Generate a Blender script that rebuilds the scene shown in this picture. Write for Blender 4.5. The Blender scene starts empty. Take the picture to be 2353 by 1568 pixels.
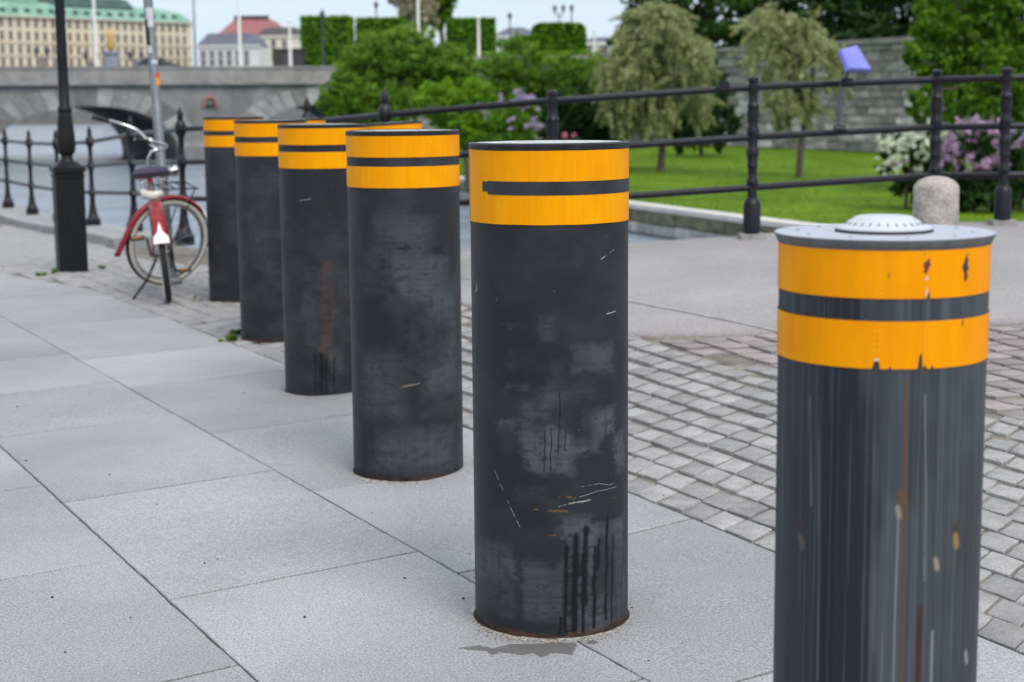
import bpy, bmesh, math, random
import numpy as np
from mathutils import Vector, Matrix
rnd = random.Random(7)
rs = np.random.RandomState(11)
scene = bpy.context.scene
col = scene.collection
R = math.radians

# ------------------------------------------------------------------ camera
W_, H_, F_ = 2353.0, 1568.0, 3825.7
CH, PITCH, ROLL = 1.35, R(8.302), R(0.528)
fw = np.array([0, math.cos(PITCH), -math.sin(PITCH)])
rt0 = np.array([1.0, 0, 0]); up0 = np.cross(rt0, fw)
rt = math.cos(ROLL)*rt0 - math.sin(ROLL)*up0
up = math.sin(ROLL)*rt0 + math.cos(ROLL)*up0
CAM = np.array([0, 0, CH])
cd = bpy.data.cameras.new("camera")
cam = bpy.data.objects.new("camera", cd); col.objects.link(cam)
cam.matrix_world = Matrix(((rt[0], up[0], -fw[0], 0), (rt[1], up[1], -fw[1], 0), (rt[2], up[2], -fw[2], CH), (0, 0, 0, 1)))
cd.sensor_width = 36.0; cd.lens = F_/W_*36.0
cd.clip_start = 0.1; cd.clip_end = 3000
cd.dof.use_dof = True; cd.dof.focus_distance = 4.0; cd.dof.aperture_fstop = 5.0
scene.camera = cam

# ------------------------------------------------------------------ world, sun, exposure
SUN_EL, SUN_AZ = R(48), R(150)          # azimuth clockwise from +Y (sun to the right, behind the camera)
world = bpy.data.worlds.new("World"); scene.world = world; world.use_nodes = True
nt = world.node_tree; nt.nodes.clear()
def N(t, k, **kw):
    n = t.nodes.new(k)
    for a, b in kw.items():
        if hasattr(n, a): setattr(n, a, b)
    return n
out = N(nt, 'ShaderNodeOutputWorld'); bg = N(nt, 'ShaderNodeBackground')
sky = N(nt, 'ShaderNodeTexSky'); sky.sky_type = 'NISHITA'; sky.sun_disc = False
sky.sun_elevation = SUN_EL; sky.sun_rotation = SUN_AZ; sky.air_density = 1.0; sky.dust_density = 0.6; sky.ozone_density = 1.5
tc = N(nt, 'ShaderNodeTexCoord'); mp = N(nt, 'ShaderNodeMapping'); mp.inputs['Scale'].default_value = (2.2, 2.2, 9.0)
nz = N(nt, 'ShaderNodeTexNoise'); nz.inputs['Scale'].default_value = 1.6; nz.inputs['Detail'].default_value = 6; nz.inputs['Roughness'].default_value = 0.55
rp = N(nt, 'ShaderNodeValToRGB'); rp.color_ramp.elements[0].position = 0.33; rp.color_ramp.elements[1].position = 0.68
mx = N(nt, 'ShaderNodeMixRGB'); mx.inputs['Color2'].default_value = (8.3, 8.5, 8.9, 1)
sx = N(nt, 'ShaderNodeSeparateXYZ'); zr = N(nt, 'ShaderNodeValToRGB'); zr.color_ramp.elements[0].position = 0.0; zr.color_ramp.elements[1].position = 0.9
zr.color_ramp.elements[0].color = (.345, .43, .555, 1); zr.color_ramp.elements[1].color = (1.02, 1.03, 1.06, 1); cv = N(nt, 'ShaderNodeVectorMath'); cv.operation = 'SCALE'; cv.inputs['Scale'].default_value = 10.0
nt.links.new(tc.outputs['Generated'], sx.inputs[0]); nt.links.new(sx.outputs[2], zr.inputs['Fac']); nt.links.new(zr.outputs['Color'], cv.inputs[0]); nt.links.new(cv.outputs[0], mx.inputs['Color2'])
bl_ = N(nt, 'ShaderNodeVectorMath'); bl_.operation = 'SCALE'; bl_.inputs['Scale'].default_value = .62; nt.links.new(sky.outputs['Color'], bl_.inputs[0])
rp.color_ramp.elements[0].color = (0.35, 0.35, 0.35, 1); rp.color_ramp.elements[1].color = (0.97, 0.97, 0.97, 1)
nt.links.new(tc.outputs['Generated'], mp.inputs['Vector']); nt.links.new(mp.outputs['Vector'], nz.inputs['Vector'])
nt.links.new(nz.outputs['Fac'], rp.inputs['Fac']); nt.links.new(rp.outputs['Color'], mx.inputs['Fac'])
nt.links.new(bl_.outputs[0], mx.inputs['Color1']); nt.links.new(mx.outputs['Color'], bg.inputs['Color'])
bg.inputs['Strength'].default_value = 0.1
nt.links.new(bg.outputs['Background'], out.inputs['Surface'])
sd = bpy.data.lights.new("sun", 'SUN'); sd.energy = 1.3; sd.angle = R(28); sd.color = (1.0, 0.96, 0.9)
sun = bpy.data.objects.new("sun", sd); col.objects.link(sun)
sv = Vector((math.sin(SUN_AZ)*math.cos(SUN_EL), math.cos(SUN_AZ)*math.cos(SUN_EL), math.sin(SUN_EL)))
sun.rotation_euler = sv.to_track_quat('Z', 'Y').to_euler()
scene.view_settings.view_transform = 'Standard'; scene.view_settings.look = 'None'
scene.view_settings.exposure = 0.95; scene.view_settings.gamma = 1.0; scene.view_settings.use_curve_mapping = False
scene.render.engine = 'CYCLES'
scene.cycles.max_bounces = 6; scene.cycles.transparent_max_bounces = 4; scene.cycles.caustics_reflective = False; scene.cycles.caustics_refractive = False
scene.cycles.use_denoising = True

# ------------------------------------------------------------------ surveying helpers (photo direction -> place in the world)
def ray(x, y): return fw + rt*(x-W_/2)/F_ - up*(y-H_/2)/F_
def atz(x, y, z=0.0):
    r = ray(x, y); return CAM + r*(z-CH)/r[2]
def atY(x, y, Y):
    r = ray(x, y); return CAM + r*(Y/r[1])
def proj(P):
    d = np.asarray(P, float)-CAM; z = d@fw
    return np.stack([W_/2+F_*(d@rt)/z, H_/2-F_*(d@up)/z], -1)
def sst(a, b, x):
    t = np.clip((x-a)/(b-a), 0, 1); return t*t*(3-2*t)
def zf(X, Y):                                        # height of the paved ground: level by the bollards, rising to the right railing
    t = (X-.098)*.964+(Y-4.24)*.267
    return .47*(1-np.exp(-np.maximum(t, 0)/1.9))*sst(3.5, 10.5, Y) - .34*sst(13.5, 24, Y)*sst(1.0, -.6, t)
def gnd(x, y):
    z = 0.0
    for _ in range(30):
        P = atz(x, y, z); z = .5*z+.5*float(zf(P[0], P[1]))
    P = atz(x, y, z); return P

# ------------------------------------------------------------------ object helpers
def tag(o, label=None, cat=None, group=None, kind=None):
    if label: o['label'] = label
    if cat: o['category'] = cat
    if group: o['group'] = group
    if kind: o['kind'] = kind
    return o
def empty(name, loc=(0, 0, 0), rz=0.0):
    o = bpy.data.objects.new(name, None); o.empty_display_size = .2
    col.objects.link(o); o.location = loc; o.rotation_euler = (0, 0, rz); return o
def link(name, me, parent=None):
    o = bpy.data.objects.new(name, me); col.objects.link(o)
    if parent: o.parent = parent
    return o
class MB:
    def __init__(s): s.v = []; s.f = []
    def add(s, vs, fs):
        k = len(s.v); s.v += [tuple(map(float, p)) for p in vs]; s.f += [tuple(i+k for i in f) for f in fs]; return s
    def box(s, c, d, rz=0.0, M=None):
        x, y, z = d[0]/2, d[1]/2, d[2]/2
        vs = [Vector(p) for p in ((-x,-y,-z),(x,-y,-z),(x,y,-z),(-x,y,-z),(-x,-y,z),(x,-y,z),(x,y,z),(-x,y,z))]
        A = Matrix.Translation(Vector(c)) @ (M.to_4x4() if M is not None else Matrix.Rotation(rz, 4, 'Z'))
        return s.add([A@p for p in vs], [(0,3,2,1),(4,5,6,7),(0,1,5,4),(1,2,6,5),(2,3,7,6),(3,0,4,7)])
    def tube(s, pts, r, n=8, caps=True, closed=False):
        pts = [Vector(p) for p in pts]; m = len(pts)
        rr = r if hasattr(r, '__len__') else [r]*m
        vs = []; ref = None
        for i, p in enumerate(pts):
            if closed: t = pts[(i+1) % m]-pts[i-1]
            else: t = pts[min(i+1, m-1)]-pts[max(i-1, 0)]
            t = t.normalized() if t.length > 1e-9 else Vector((0, 0, 1))
            if ref is None:
                ref = t.orthogonal().normalized()
            a = (ref-t*ref.dot(t)); a = a.normalized() if a.length > 1e-6 else t.orthogonal().normalized()
            ref = a; b = t.cross(a)
            for k in range(n):
                th = 2*math.pi*k/n; vs.append(p+(a*math.cos(th)+b*math.sin(th))*rr[i])
        fs = []
        for i in range(m if closed else m-1):
            j = (i+1) % m
            for k in range(n):
                l = (k+1) % n; fs.append((i*n+k, i*n+l, j*n+l, j*n+k))
        if caps and not closed:
            fs.append(tuple(range(n-1, -1, -1))); fs.append(tuple((m-1)*n+k for k in range(n)))
        return s.add(vs, fs)
    def lathe(s, prof, n=24, c=(0, 0, 0), caps=True, a0=0.0):
        vs = []; m = len(prof)
        for r, z in prof:
            for k in range(n):
                th = a0+2*math.pi*k/n; vs.append((c[0]+r*math.cos(th), c[1]+r*math.sin(th), c[2]+z))
        fs = [(i*n+k, i*n+(k+1) % n, (i+1)*n+(k+1) % n, (i+1)*n+k) for i in range(m-1) for k in range(n)]
        if caps:
            fs.append(tuple(range(n-1, -1, -1))); fs.append(tuple((m-1)*n+k for k in range(n)))
        return s.add(vs, fs)
    def sweep(s, prof, path, frames):               # closed profile (2D) along path with explicit frames (a,b)
        n = len(prof); m = len(path); vs = []
        for p, (a, b) in zip(path, frames):
            for u, w in prof: vs.append(Vector(p)+Vector(a)*u+Vector(b)*w)
        fs = [(i*n+k, i*n+(k+1) % n, (i+1)*n+(k+1) % n, (i+1)*n+k) for i in range(m-1) for k in range(n)]
        fs += [tuple(range(n-1, -1, -1)), tuple((m-1)*n+k for k in range(n))]
        return s.add(vs, fs)
    def mesh(s, name, mat, smooth=None):
        me = bpy.data.meshes.new(name); me.from_pydata(s.v, [], s.f)
        if mat: me.materials.append(mat)
        me.update()
        if smooth:
            me.polygons.foreach_set('use_smooth', [True]*len(me.polygons)); me.set_sharp_from_angle(angle=R(smooth))
        return me
    def build(s, name, mat, parent=None, smooth=None): return link(name, s.mesh(name, mat, smooth), parent)
def np_mesh(name, V, Q, mat, smooth=False, attr=None):          # fast mesh from numpy arrays (quads or triangles)
    me = bpy.data.meshes.new(name); V = np.ascontiguousarray(V, np.float32); Q = np.ascontiguousarray(Q, np.int32)
    me.vertices.add(len(V)); me.vertices.foreach_set('co', V.ravel())
    k = Q.shape[1]; me.loops.add(Q.size); me.loops.foreach_set('vertex_index', Q.ravel())
    me.polygons.add(len(Q)); me.polygons.foreach_set('loop_start', np.arange(0, Q.size, k, dtype=np.int32))
    if smooth: me.polygons.foreach_set('use_smooth', np.ones(len(Q), bool))
    me.update(calc_edges=True)
    if attr is not None:
        a = me.attributes.new('tint', 'FLOAT', 'POINT'); a.data.foreach_set('value', np.ascontiguousarray(attr, np.float32))
    me.materials.append(mat); me.validate(); return me

# ------------------------------------------------------------------ materials
def mat(name, c, rough=.6, metal=0.0, var=.25, scale=8.0, bump=0.0, bscale=None, spec=.5, c2=None, stretch=(1, 1, 1), objrand=0.0, detail=6, fine=0.0, fscale=400):
    m = bpy.data.materials.new(name); m.use_nodes = True; t = m.node_tree; t.nodes.clear()
    o = N(t, 'ShaderNodeOutputMaterial'); b = N(t, 'ShaderNodeBsdfPrincipled')
    L = t.links.new
    L(b.outputs[0], o.inputs[0])
    tc = N(t, 'ShaderNodeTexCoord'); mpn = N(t, 'ShaderNodeMapping'); mpn.inputs['Scale'].default_value = stretch
    L(tc.outputs['Object'], mpn.inputs['Vector'])
    vec = mpn.outputs['Vector']
    oi = N(t, 'ShaderNodeObjectInfo')
    if objrand:
        ad = N(t, 'ShaderNodeVectorMath'); ad.operation = 'ADD'; sc = N(t, 'ShaderNodeVectorMath'); sc.operation = 'SCALE'
        cb = N(t, 'ShaderNodeCombineXYZ')
        for i in range(3): L(oi.outputs['Random'], cb.inputs[i])
        L(cb.outputs[0], sc.inputs[0]); sc.inputs['Scale'].default_value = 37.0
        L(vec, ad.inputs[0]); L(sc.outputs[0], ad.inputs[1]); vec = ad.outputs[0]
    n1 = N(t, 'ShaderNodeTexNoise'); n1.inputs['Scale'].default_value = scale; n1.inputs['Detail'].default_value = detail; n1.inputs['Roughness'].default_value = .6
    L(vec, n1.inputs['Vector'])
    c2 = c2 or tuple(min(1, x*(1+var)) for x in c); c1 = tuple(x*(1-var) for x in c)
    r1 = N(t, 'ShaderNodeValToRGB'); r1.color_ramp.elements[0].position = .3; r1.color_ramp.elements[1].position = .7
    r1.color_ramp.elements[0].color = (*c1, 1); r1.color_ramp.elements[1].color = (*c2, 1)
    L(n1.outputs['Fac'], r1.inputs['Fac']); cur = r1.outputs['Color']
    if fine:
        n2 = N(t, 'ShaderNodeTexNoise'); n2.inputs['Scale'].default_value = fscale; n2.inputs['Detail'].default_value = 2
        L(vec, n2.inputs['Vector']); mr = N(t, 'ShaderNodeMapRange')
        mr.inputs['From Min'].default_value = .25; mr.inputs['From Max'].default_value = .75; mr.inputs['To Min'].default_value = 1-fine; mr.inputs['To Max'].default_value = 1+fine
        L(n2.outputs['Fac'], mr.inputs['Value']); mu = N(t, 'ShaderNodeVectorMath'); mu.operation = 'SCALE'
        L(cur, mu.inputs[0]); L(mr.outputs[0], mu.inputs['Scale']); cur = mu.outputs[0]
    if objrand:
        mr = N(t, 'ShaderNodeMapRange'); mr.inputs['To Min'].default_value = 1-objrand; mr.inputs['To Max'].default_value = 1+objrand
        L(oi.outputs['Random'], mr.inputs['Value']); mu = N(t, 'ShaderNodeVectorMath'); mu.operation = 'SCALE'
        L(cur, mu.inputs[0]); L(mr.outputs[0], mu.inputs['Scale']); cur = mu.outputs[0]
    L(cur, b.inputs['Base Color'])
    b.inputs['Roughness'].default_value = rough; b.inputs['Metallic'].default_value = metal; b.inputs['Specular IOR Level'].default_value = spec
    if bump:
        n3 = N(t, 'ShaderNodeTexNoise'); n3.inputs['Scale'].default_value = bscale or scale*4; n3.inputs['Detail'].default_value = 5
        L(vec, n3.inputs['Vector']); bp = N(t, 'ShaderNodeBump'); bp.inputs['Strength'].default_value = bump; bp.inputs['Distance'].default_value = .01
        L(n3.outputs['Fac'], bp.inputs['Height']); L(bp.outputs[0], b.inputs['Normal'])
    return m
def leaf_mat(name, c, c2, trans=.35, hue=.06):
    m = bpy.data.materials.new(name); m.use_nodes = True; t = m.node_tree; t.nodes.clear(); L = t.links.new
    o = N(t, 'ShaderNodeOutputMaterial'); b = N(t, 'ShaderNodeBsdfPrincipled'); tr = N(t, 'ShaderNodeBsdfTranslucent'); mxs = N(t, 'ShaderNodeMixShader')
    at = N(t, 'ShaderNodeAttribute'); at.attribute_name = 'tint'
    r1 = N(t, 'ShaderNodeValToRGB'); r1.color_ramp.elements[0].color = (*c, 1); r1.color_ramp.elements[1].color = (*c2, 1)
    L(at.outputs['Fac'], r1.inputs['Fac'])
    L(r1.outputs['Color'], b.inputs['Base Color']); L(r1.outputs['Color'], tr.inputs['Color'])
    b.inputs['Roughness'].default_value = .55; b.inputs['Specular IOR Level'].default_value = .3
    mxs.inputs[0].default_value = trans; L(b.outputs[0], mxs.inputs[1]); L(tr.outputs[0], mxs.inputs[2]); L(mxs.outputs[0], o.inputs[0])
    return m
def img_mat(name, img, rough=.45, spec=.5, bump_img=None, bstr=.3, rough_from=None):
    m = bpy.data.materials.new(name); m.use_nodes = True; t = m.node_tree; b = t.nodes['Principled BSDF']; L = t.links.new
    ti = N(t, 'ShaderNodeTexImage'); ti.image = img; ti.extension = 'EXTEND'
    L(ti.outputs['Color'], b.inputs['Base Color']); b.inputs['Roughness'].default_value = rough; b.inputs['Specular IOR Level'].default_value = spec
    if rough_from:
        mr = N(t, 'ShaderNodeMapRange'); mr.inputs['To Min'].default_value = rough_from[0]; mr.inputs['To Max'].default_value = rough_from[1]
        L(ti.outputs['Alpha'], mr.inputs['Value']); L(mr.outputs[0], b.inputs['Roughness'])
    return m
M_black = mat('black_iron', (.008, .009, .011), spec=.22, rough=.45, var=.3, scale=30, bump=.15, bscale=60)
M_iron = mat('railing_paint', (.009, .010, .014), spec=.3, rough=.40, var=.35, scale=25, bump=.2, bscale=50)
M_slab = mat('granite_slab', (.262, .264, .267), rough=.8, var=.17, scale=.9, objrand=.10, fine=.42, fscale=170, bump=.25, bscale=220)
M_sett = mat('grey_sett', (.25, .244, .238), rough=.8, var=.2, scale=13, objrand=.2, fine=.3, fscale=160, bump=.45, bscale=60)
M_settr = mat('pinkish_sett', (.235, .208, .20), rough=.75, var=.16, scale=14, objrand=.2, fine=.12, fscale=180, bump=.5, bscale=45)
M_sand = mat('joint_sand', (.165, .15, .125), rough=.95, var=.6, scale=9, fine=.4, fscale=160, bump=.8, bscale=120)
M_asph = mat('asphalt', (.262, .250, .245), rough=.9, var=.17, scale=.8, fine=.38, fscale=110, bump=.5, bscale=150)
M_kerb = mat('kerb_granite', (.27, .27, .262), rough=.8, var=.12, scale=3, objrand=.06, fine=.15, fscale=150)
M_quay = mat('quay_masonry', (.20, .19, .17), rough=.9, var=.35, scale=1.5, bump=.4, bscale=6)
M_steel = mat('galvanised_steel', (.20, .21, .22), rough=.45, metal=.7, var=.2, scale=12)
M_chrome = mat('chrome', (.5, .5, .52), rough=.2, metal=1.0, var=.08, scale=20)
M_rubber = mat('rubber', (.012, .012, .012), rough=.75, var=.3, scale=40)
M_white = mat('white_paint', (.75, .74, .70), rough=.45, var=.1, scale=12)
M_cream = mat('cream_rubber', (.62, .58, .5), rough=.6, var=.12, scale=20)
M_red = mat('red_enamel', (.20, .005, .010), rough=.32, var=.35, scale=18, c2=(.30, .02, .028), spec=.35)

# ------------------------------------------------------------------ ground: sand bed, asphalt, slabs, setts
NV = np.array([.887, .463]); VV = np.array([-.464, .886])
posts_left = [(10, 25.6), (65, 24.0), (127, 22.2), (205, 20.3), (300, 17.6), (415, 14.78), (707, 13.3), (885, 12.27)]
posts_right = [(1270, 11.28), (1730, 11.31), (2150, 11.9), (2310, 11.67), (2610, 11.75), (2900, 11.8)]
def fpt(x, Y):
    P = atY(x, 300, Y); return (P[0], P[1])
fence_l = [fpt(-150, 30.0), fpt(-65, 27.6)] + [fpt(*p) for p in posts_left]
fence_r = [fpt(*p) for p in posts_right]
quay = [(-16, 41.0)] + fence_l + fence_r + [(9.0, 12.2), (14.0, 12.6)]
def offset(path, d):
    res = []
    for i, p in enumerate(path):
        a = np.array(path[max(i-1, 0)]); b = np.array(path[min(i+1, len(path)-1)]); t = (b-a)/np.linalg.norm(b-a)
        nn = np.array([-t[1], t[0]]); res.append(np.array(p)+nn*d)
    return np.array(res)
edge = offset(quay, .22)
def resample(P, n):
    P = np.array(P); d = np.r_[0, np.cumsum(np.linalg.norm(np.diff(P, axis=0), axis=1))]; s = np.linspace(0, d[-1], n)
    return np.stack([np.interp(s, d, P[:, 0]), np.interp(s, d, P[:, 1])], 1)
def sheet(name, A, B, nx, ny, dz, m):
    A = resample(A, nx); B = resample(B, nx); T = np.linspace(0, 1, ny)[:, None, None]
    G = A[None]*(1-T)+B[None]*T; Z = zf(G[..., 0], G[..., 1])+dz
    if dz == 0: G[1] = G[0]; Z[1] = Z[0]; Z[0] = Z[0]-.06
    V = np.concatenate([G, Z[..., None]], -1).reshape(-1, 3)
    i = np.arange(ny-1)[:, None]*nx+np.arange(nx-1)[None]; Q = np.stack([i, i+1, i+nx+1, i+nx], -1).reshape(-1, 4)
    o = link(name, np_mesh(name, V, Q, m, smooth=True)); o['kind'] = 'structure'; return o
bed = sheet('ground', [(-9, .3), (9, .3)], edge, 160, 90, -.0100, M_sand)
L4 = [gnd(905, 640)[:2], gnd(1065, 700)[:2], gnd(1443, 770)[:2], gnd(1700, 768)[:2], gnd(2270, 742)[:2], gnd(2420, 738)[:2], (8.5, 9.3), (14, 9.0)]
i0 = 1+2+len(posts_left)-2
asp_edge = [e for e in edge[i0:]]; asp_edge[0] = np.array([L4[0][0]-.1, asp_edge[0][1]])
asphalt = sheet('asphalt', L4, asp_edge, 120, 40, 0.0, M_asph)
L3 = [gnd(1065, 742)[:2], gnd(1443, 782)[:2], gnd(1789, 849)[:2], gnd(2262, 944)[:2], gnd(2353, 964)[:2], (3.2, 6.2), (6, 5.2)]
mcr = mat('crack_dark', (.27, .26, .26), rough=.95)
# narrow saw joint in the asphalt
ja, jb = gnd(1065, 640), gnd(1800, 765); mb = MB(); pts = [ja+(jb-ja)*t for t in np.linspace(-.05, 1.3, 40)]
dv = (jb-ja)[:2]; dv /= np.linalg.norm(dv); nn = np.array([-dv[1], dv[0]])*.011
vs = []
for p in pts:
    for s_ in (-1, 1):
        q = p[:2]+nn*s_*(1+.4*rnd.uniform(-1, 1)); vs.append((q[0], q[1], float(zf(q[0], q[1]))+.004))
mb.add(vs, [(2*i, 2*i+1, 2*i+3, 2*i+2) for i in range(len(pts)-1)])
mb.build('joint', mcr, asphalt)

def clip(poly, p0, n):                        # keep the side where (p-p0).n <= 0
    res = []
    for i in range(len(poly)):
        a, b = np.array(poly[i]), np.array(poly[(i+1) % len(poly)]); da, db = (a-p0)@n, (b-p0)@n
        if da <= 0: res.append(a)
        if da*db < 0: res.append(a+(b-a)*da/(da-db))
    return res
def inset(poly, d, dx=None):                  # d along the long joints, dx at the cross joints
    m = len(poly); lines = []
    for i in range(m):
        a, b = poly[i], poly[(i+1) % m]; t = (b-a)/np.linalg.norm(b-a); n_ = np.array([-t[1], t[0]]); lines.append((n_, n_@a+(d if abs(t@VV) > .9 else dx or d)))
    return [np.linalg.solve(np.array([lines[i-1][0], lines[i][0]]), np.array([lines[i-1][1], lines[i][1]])) for i in range(m)]
def area(p): return .5*sum(p[i-1][0]*p[i][1]-p[i][0]*p[i-1][1] for i in range(len(p)))
pavement = empty('pavement', (0, 0, 0)); pavement['kind'] = 'structure'
b2a, b2b = np.array([-2.87, 11.836]), np.array([-4.10, 13.29]); b2d = (b2b-b2a)/np.linalg.norm(b2b-b2a); b2n = np.array([b2d[1], -b2d[0]])
if b2n@np.array([1, 1]) < 0: b2n = -b2n
strips = [(-4.4, -3.6, 1.0), (-3.6, -2.8, .5), (-2.8, -2.0, .2), (-2.0, -1.2, .8), (-1.2, -.4, .35), (-.4, .4, .1)]
slabs = []
for a0, a1, ph in strips:
    s0 = -.5+ph
    while s0 < 16: slabs.append((a0, a1, s0, s0+1.17)); s0 += 1.17
for lst, a0, a1 in (([-.6, .5, 1.45, 2.5, 3.57, 4.655, 5.75, 6.85, 7.6, 8.7, 9.8, 10.9, 12, 13.1, 14.2, 15.3], .4, 1.206),
                    ([-.5, .6, 1.7, 2.9, 4.173, 5.45, 6.7, 7.7, 8.73, 9.52, 10.6, 11.7, 12.8, 13.9, 15.0], 1.206, 2.008),
                    ([-.3, .75, 1.75, 2.75, 3.9, 5.05, 6.22, 7.5, 8.49, 9.87, 10.98, 11.5, 12.4, 13.5, 14.6], 2.008, 2.9)):
    for s0, s1 in zip(lst[:-1], lst[1:]): slabs.append((a0, a1, s0, s1))
for a0, a1, s0, s1 in slabs:
    P = [NV*a+VV*(s+.1437*a) for a, s in ((a0, s0), (a0, s1), (a1, s1), (a1, s0))]
    if area(P) < 0: P = P[::-1]
    P = clip(P, b2a, b2n)
    if len(P) < 3 or abs(area(P)) < .02: continue
    pc = sum(P)/len(P)
    if pc[1] < .4 or abs(pc[0]) > 8: continue
    P = inset(P, .0021, .0058); dz = rnd.uniform(-.0007, .0007); m = len(P)
    tx, ty = rnd.uniform(-.0012, .0012), rnd.uniform(-.0012, .0012)
    if abs(pc[0]-.1) < 1.3 and abs(pc[1]-4.0) < 1.3: dz = tx = ty = 0
    zt = lambda q: float(zf(q[0], q[1]))+dz+(q-pc)[0]*tx+(q-pc)[1]*ty
    mb = MB(); c3 = np.array([pc[0], pc[1], 0])
    ring = lambda pp, d: [(q[0]-pc[0], q[1]-pc[1], zt(q)+d) for q in pp]
    # break the long edges a little so that arrises look worn
    def worn(pp, amp):
        res = []
        for i in range(len(pp)):
            a, b = pp[i], pp[(i+1) % len(pp)]; L_ = np.linalg.norm(b-a); k = max(2, int(L_/.05)); t_ = (b-a)/L_; n_ = np.array([-t_[1], t_[0]])
            for j in range(k): res.append(a+(b-a)*j/k+(n_*abs(rnd.gauss(0, 1))*amp if j else 0))
        return res
    near = pc[1] < 8
    Pw = worn(P, .0016 if near else .0008); Qw = [q for q in Pw]
    cen = pc
    Qw = [q+(cen-q)/np.linalg.norm(cen-q)*.0035 for q in Pw]; m = len(Pw)
    mb.add(ring(Pw, -.027)+ring(Pw, -.0025)+ring(Qw, 0), [(i, (i+1) % m, m+(i+1) % m, m+i) for i in range(m)]+[(m+i, m+(i+1) % m, 2*m+(i+1) % m, 2*m+i) for i in range(m)]+[tuple(range(2*m, 3*m))])
    o = mb.build('paving_slab', M_slab, pavement); o.location = (pc[0], pc[1], 0)

# setts: slightly skewed stones laid in courses
SU = np.array([.545, .838]); SV = VV; SU2 = np.array([.93, .36]); SV2 = np.array([-.42, .90])
def sett_variant(seed, U, V, w, l):
    r = random.Random(seed); jit = lambda k: r.uniform(-k, k)
    base = [(-.5, -.5), (0, -.505), (.5, -.5), (.505, 0), (.5, .5), (0, .505), (-.5, .5), (-.505, 0)]
    b = [(x+jit(.028), y+jit(.028)) for x, y in base]; g = .0095
    P = lambda x, y, z, k: (U[0]*x*(w-g)*k+V[0]*y*(l-g)*k, U[1]*x*(w-g)*k+V[1]*y*(l-g)*k, z)
    lo = [P(x, y, -.03, 1) for x, y in b]; mi = [P(x, y, -.0038+jit(.0012), 1) for x, y in b]; hi = [P(x, y, -.0005+jit(.0012), .93+jit(.012)) for x, y in b]
    top = [P(jit(.15), jit(.15), .0012+jit(.0015), 1)]
    fs = [(i, (i+1) % 8, 8+(i+1) % 8, 8+i) for i in range(8)]+[(8+i, 8+(i+1) % 8, 16+(i+1) % 8, 16+i) for i in range(8)]+[(16+i, 16+(i+1) % 8, 24) for i in range(8)]
    if U[0]*V[1]-U[1]*V[0] < 0: fs = [f[::-1] for f in fs]
    return lo+mi+hi+top, fs
LENS = (.118, .128, .138, .149); NVAR = 12
variants = [sett_variant(50+i, SU, SV, .158, LENS[i % 4]) for i in range(NVAR)]+[sett_variant(90+i, SU2, SV2, .135, LENS[i % 4]) for i in range(NVAR)]
L4a = np.array(L4); L3a = np.array(L3)
def below(poly, x, y): return y < np.interp(x, poly[:, 0], poly[:, 1], left=99, right=poly[-1, 1])
kerb_in = offset(quay, -.42)
ki = np.argsort(kerb_in[:, 0]); kerbx, kerby = kerb_in[ki, 0], kerb_in[ki, 1]
setts = []
def gen_setts(u, v, a0, a1, s0, s1, test, w, k0):
    a = a0
    while a < a1:
        s = s0+rnd.uniform(0, .17)
        while s < s1:
            k = rnd.randrange(NVAR); ll = LENS[k % 4]; P = u*(a+w/2)+v*(s+ll/2)
            if test(P): setts.append((P[0]+rnd.gauss(0, .002), P[1]+rnd.gauss(0, .002), rnd.gauss(0, .022), 1.0, 1.0, k0+k, k0 > 0))
            s += ll
        a += w
def T1(P):
    x, y = P
    if y < 1.9 or abs(x) > 7: return False
    if (P@NV < 2.90) and ((P-b2a)@b2n < .05): return False
    if y > np.interp(x, kerbx, kerby)-.06 and x < -1.0: return False
    if not below(L4a, x, y) and x > L4a[0][0]: return False
    if x <= L4a[0][0] and y > np.interp(x, kerbx, kerby)-.06: return False
    if x > L3a[0][0] and not below(L3a, x, y): return False
    return True
def T2(P):
    x, y = P
    return x > L3a[0][0] and x < 6 and below(L4a-np.array([0, .05]), x, y) and not below(L3a+np.array([0, .06]), x, y)
kU = SU@NV
gen_setts(SU, SV, 2.908/kU, 8.5/kU, -6, 26, T1, .158, 0)
gen_setts(SU, SV, -6/kU, 2.908/kU, 2, 26, T1, .158, 0)
gen_setts(SU2, SV2, -3, 9, -6, 14, T2, .135, NVAR)
# the 300 that show largest become single objects
def shown(P):
    q = proj(np.array([P[0], P[1], float(zf(P[0], P[1]))]))
    if not (0 < q[0] < W_ and q[1] < H_+20): return False
    if 1090 < q[0] < 1445 or (1785 < q[0] < 2262): return False
    return True
vis = sorted([s for s in setts if shown(s)], key=lambda s: s[1])[:300]
vid = set(id(s) for s in vis)
sett_root = empty('sett_paving'); sett_root['kind'] = 'structure'
vmesh = [MB().add(vs, fs).mesh('sett', M_settr if i >= NVAR else M_sett, smooth=40) for i, (vs, fs) in enumerate(variants)]
V_ = []
for s in setts:
    x, y, rz, w, l, k, red = s; z = float(zf(x, y))+rnd.uniform(-.0045, .003)
    if id(s) in vid:
        o = link('sett', vmesh[k], sett_root); o.location = (x, y, z); o.rotation_euler = (rnd.gauss(0, .012), rnd.gauss(0, .012), rz)
    else:
        vv = np.array(variants[k][0]); c_, s_ = math.cos(rz), math.sin(rz)
        V_.append((np.stack([x+c_*vv[:, 0]-s_*vv[:, 1], y+s_*vv[:, 0]+c_*vv[:, 1], z+vv[:, 2]], 1), k, red))
for red, m, nm in ((False, M_sett, 'sett_field'), (True, M_settr, 'pinkish_sett_field')):
    mb = MB()
    for vv, k, r_ in V_:
        if r_ == red: mb.add(vv, variants[k][1])
    if mb.v:
        o = mb.build(nm, m, sett_root, smooth=40); o['kind'] = 'stuff'

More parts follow.
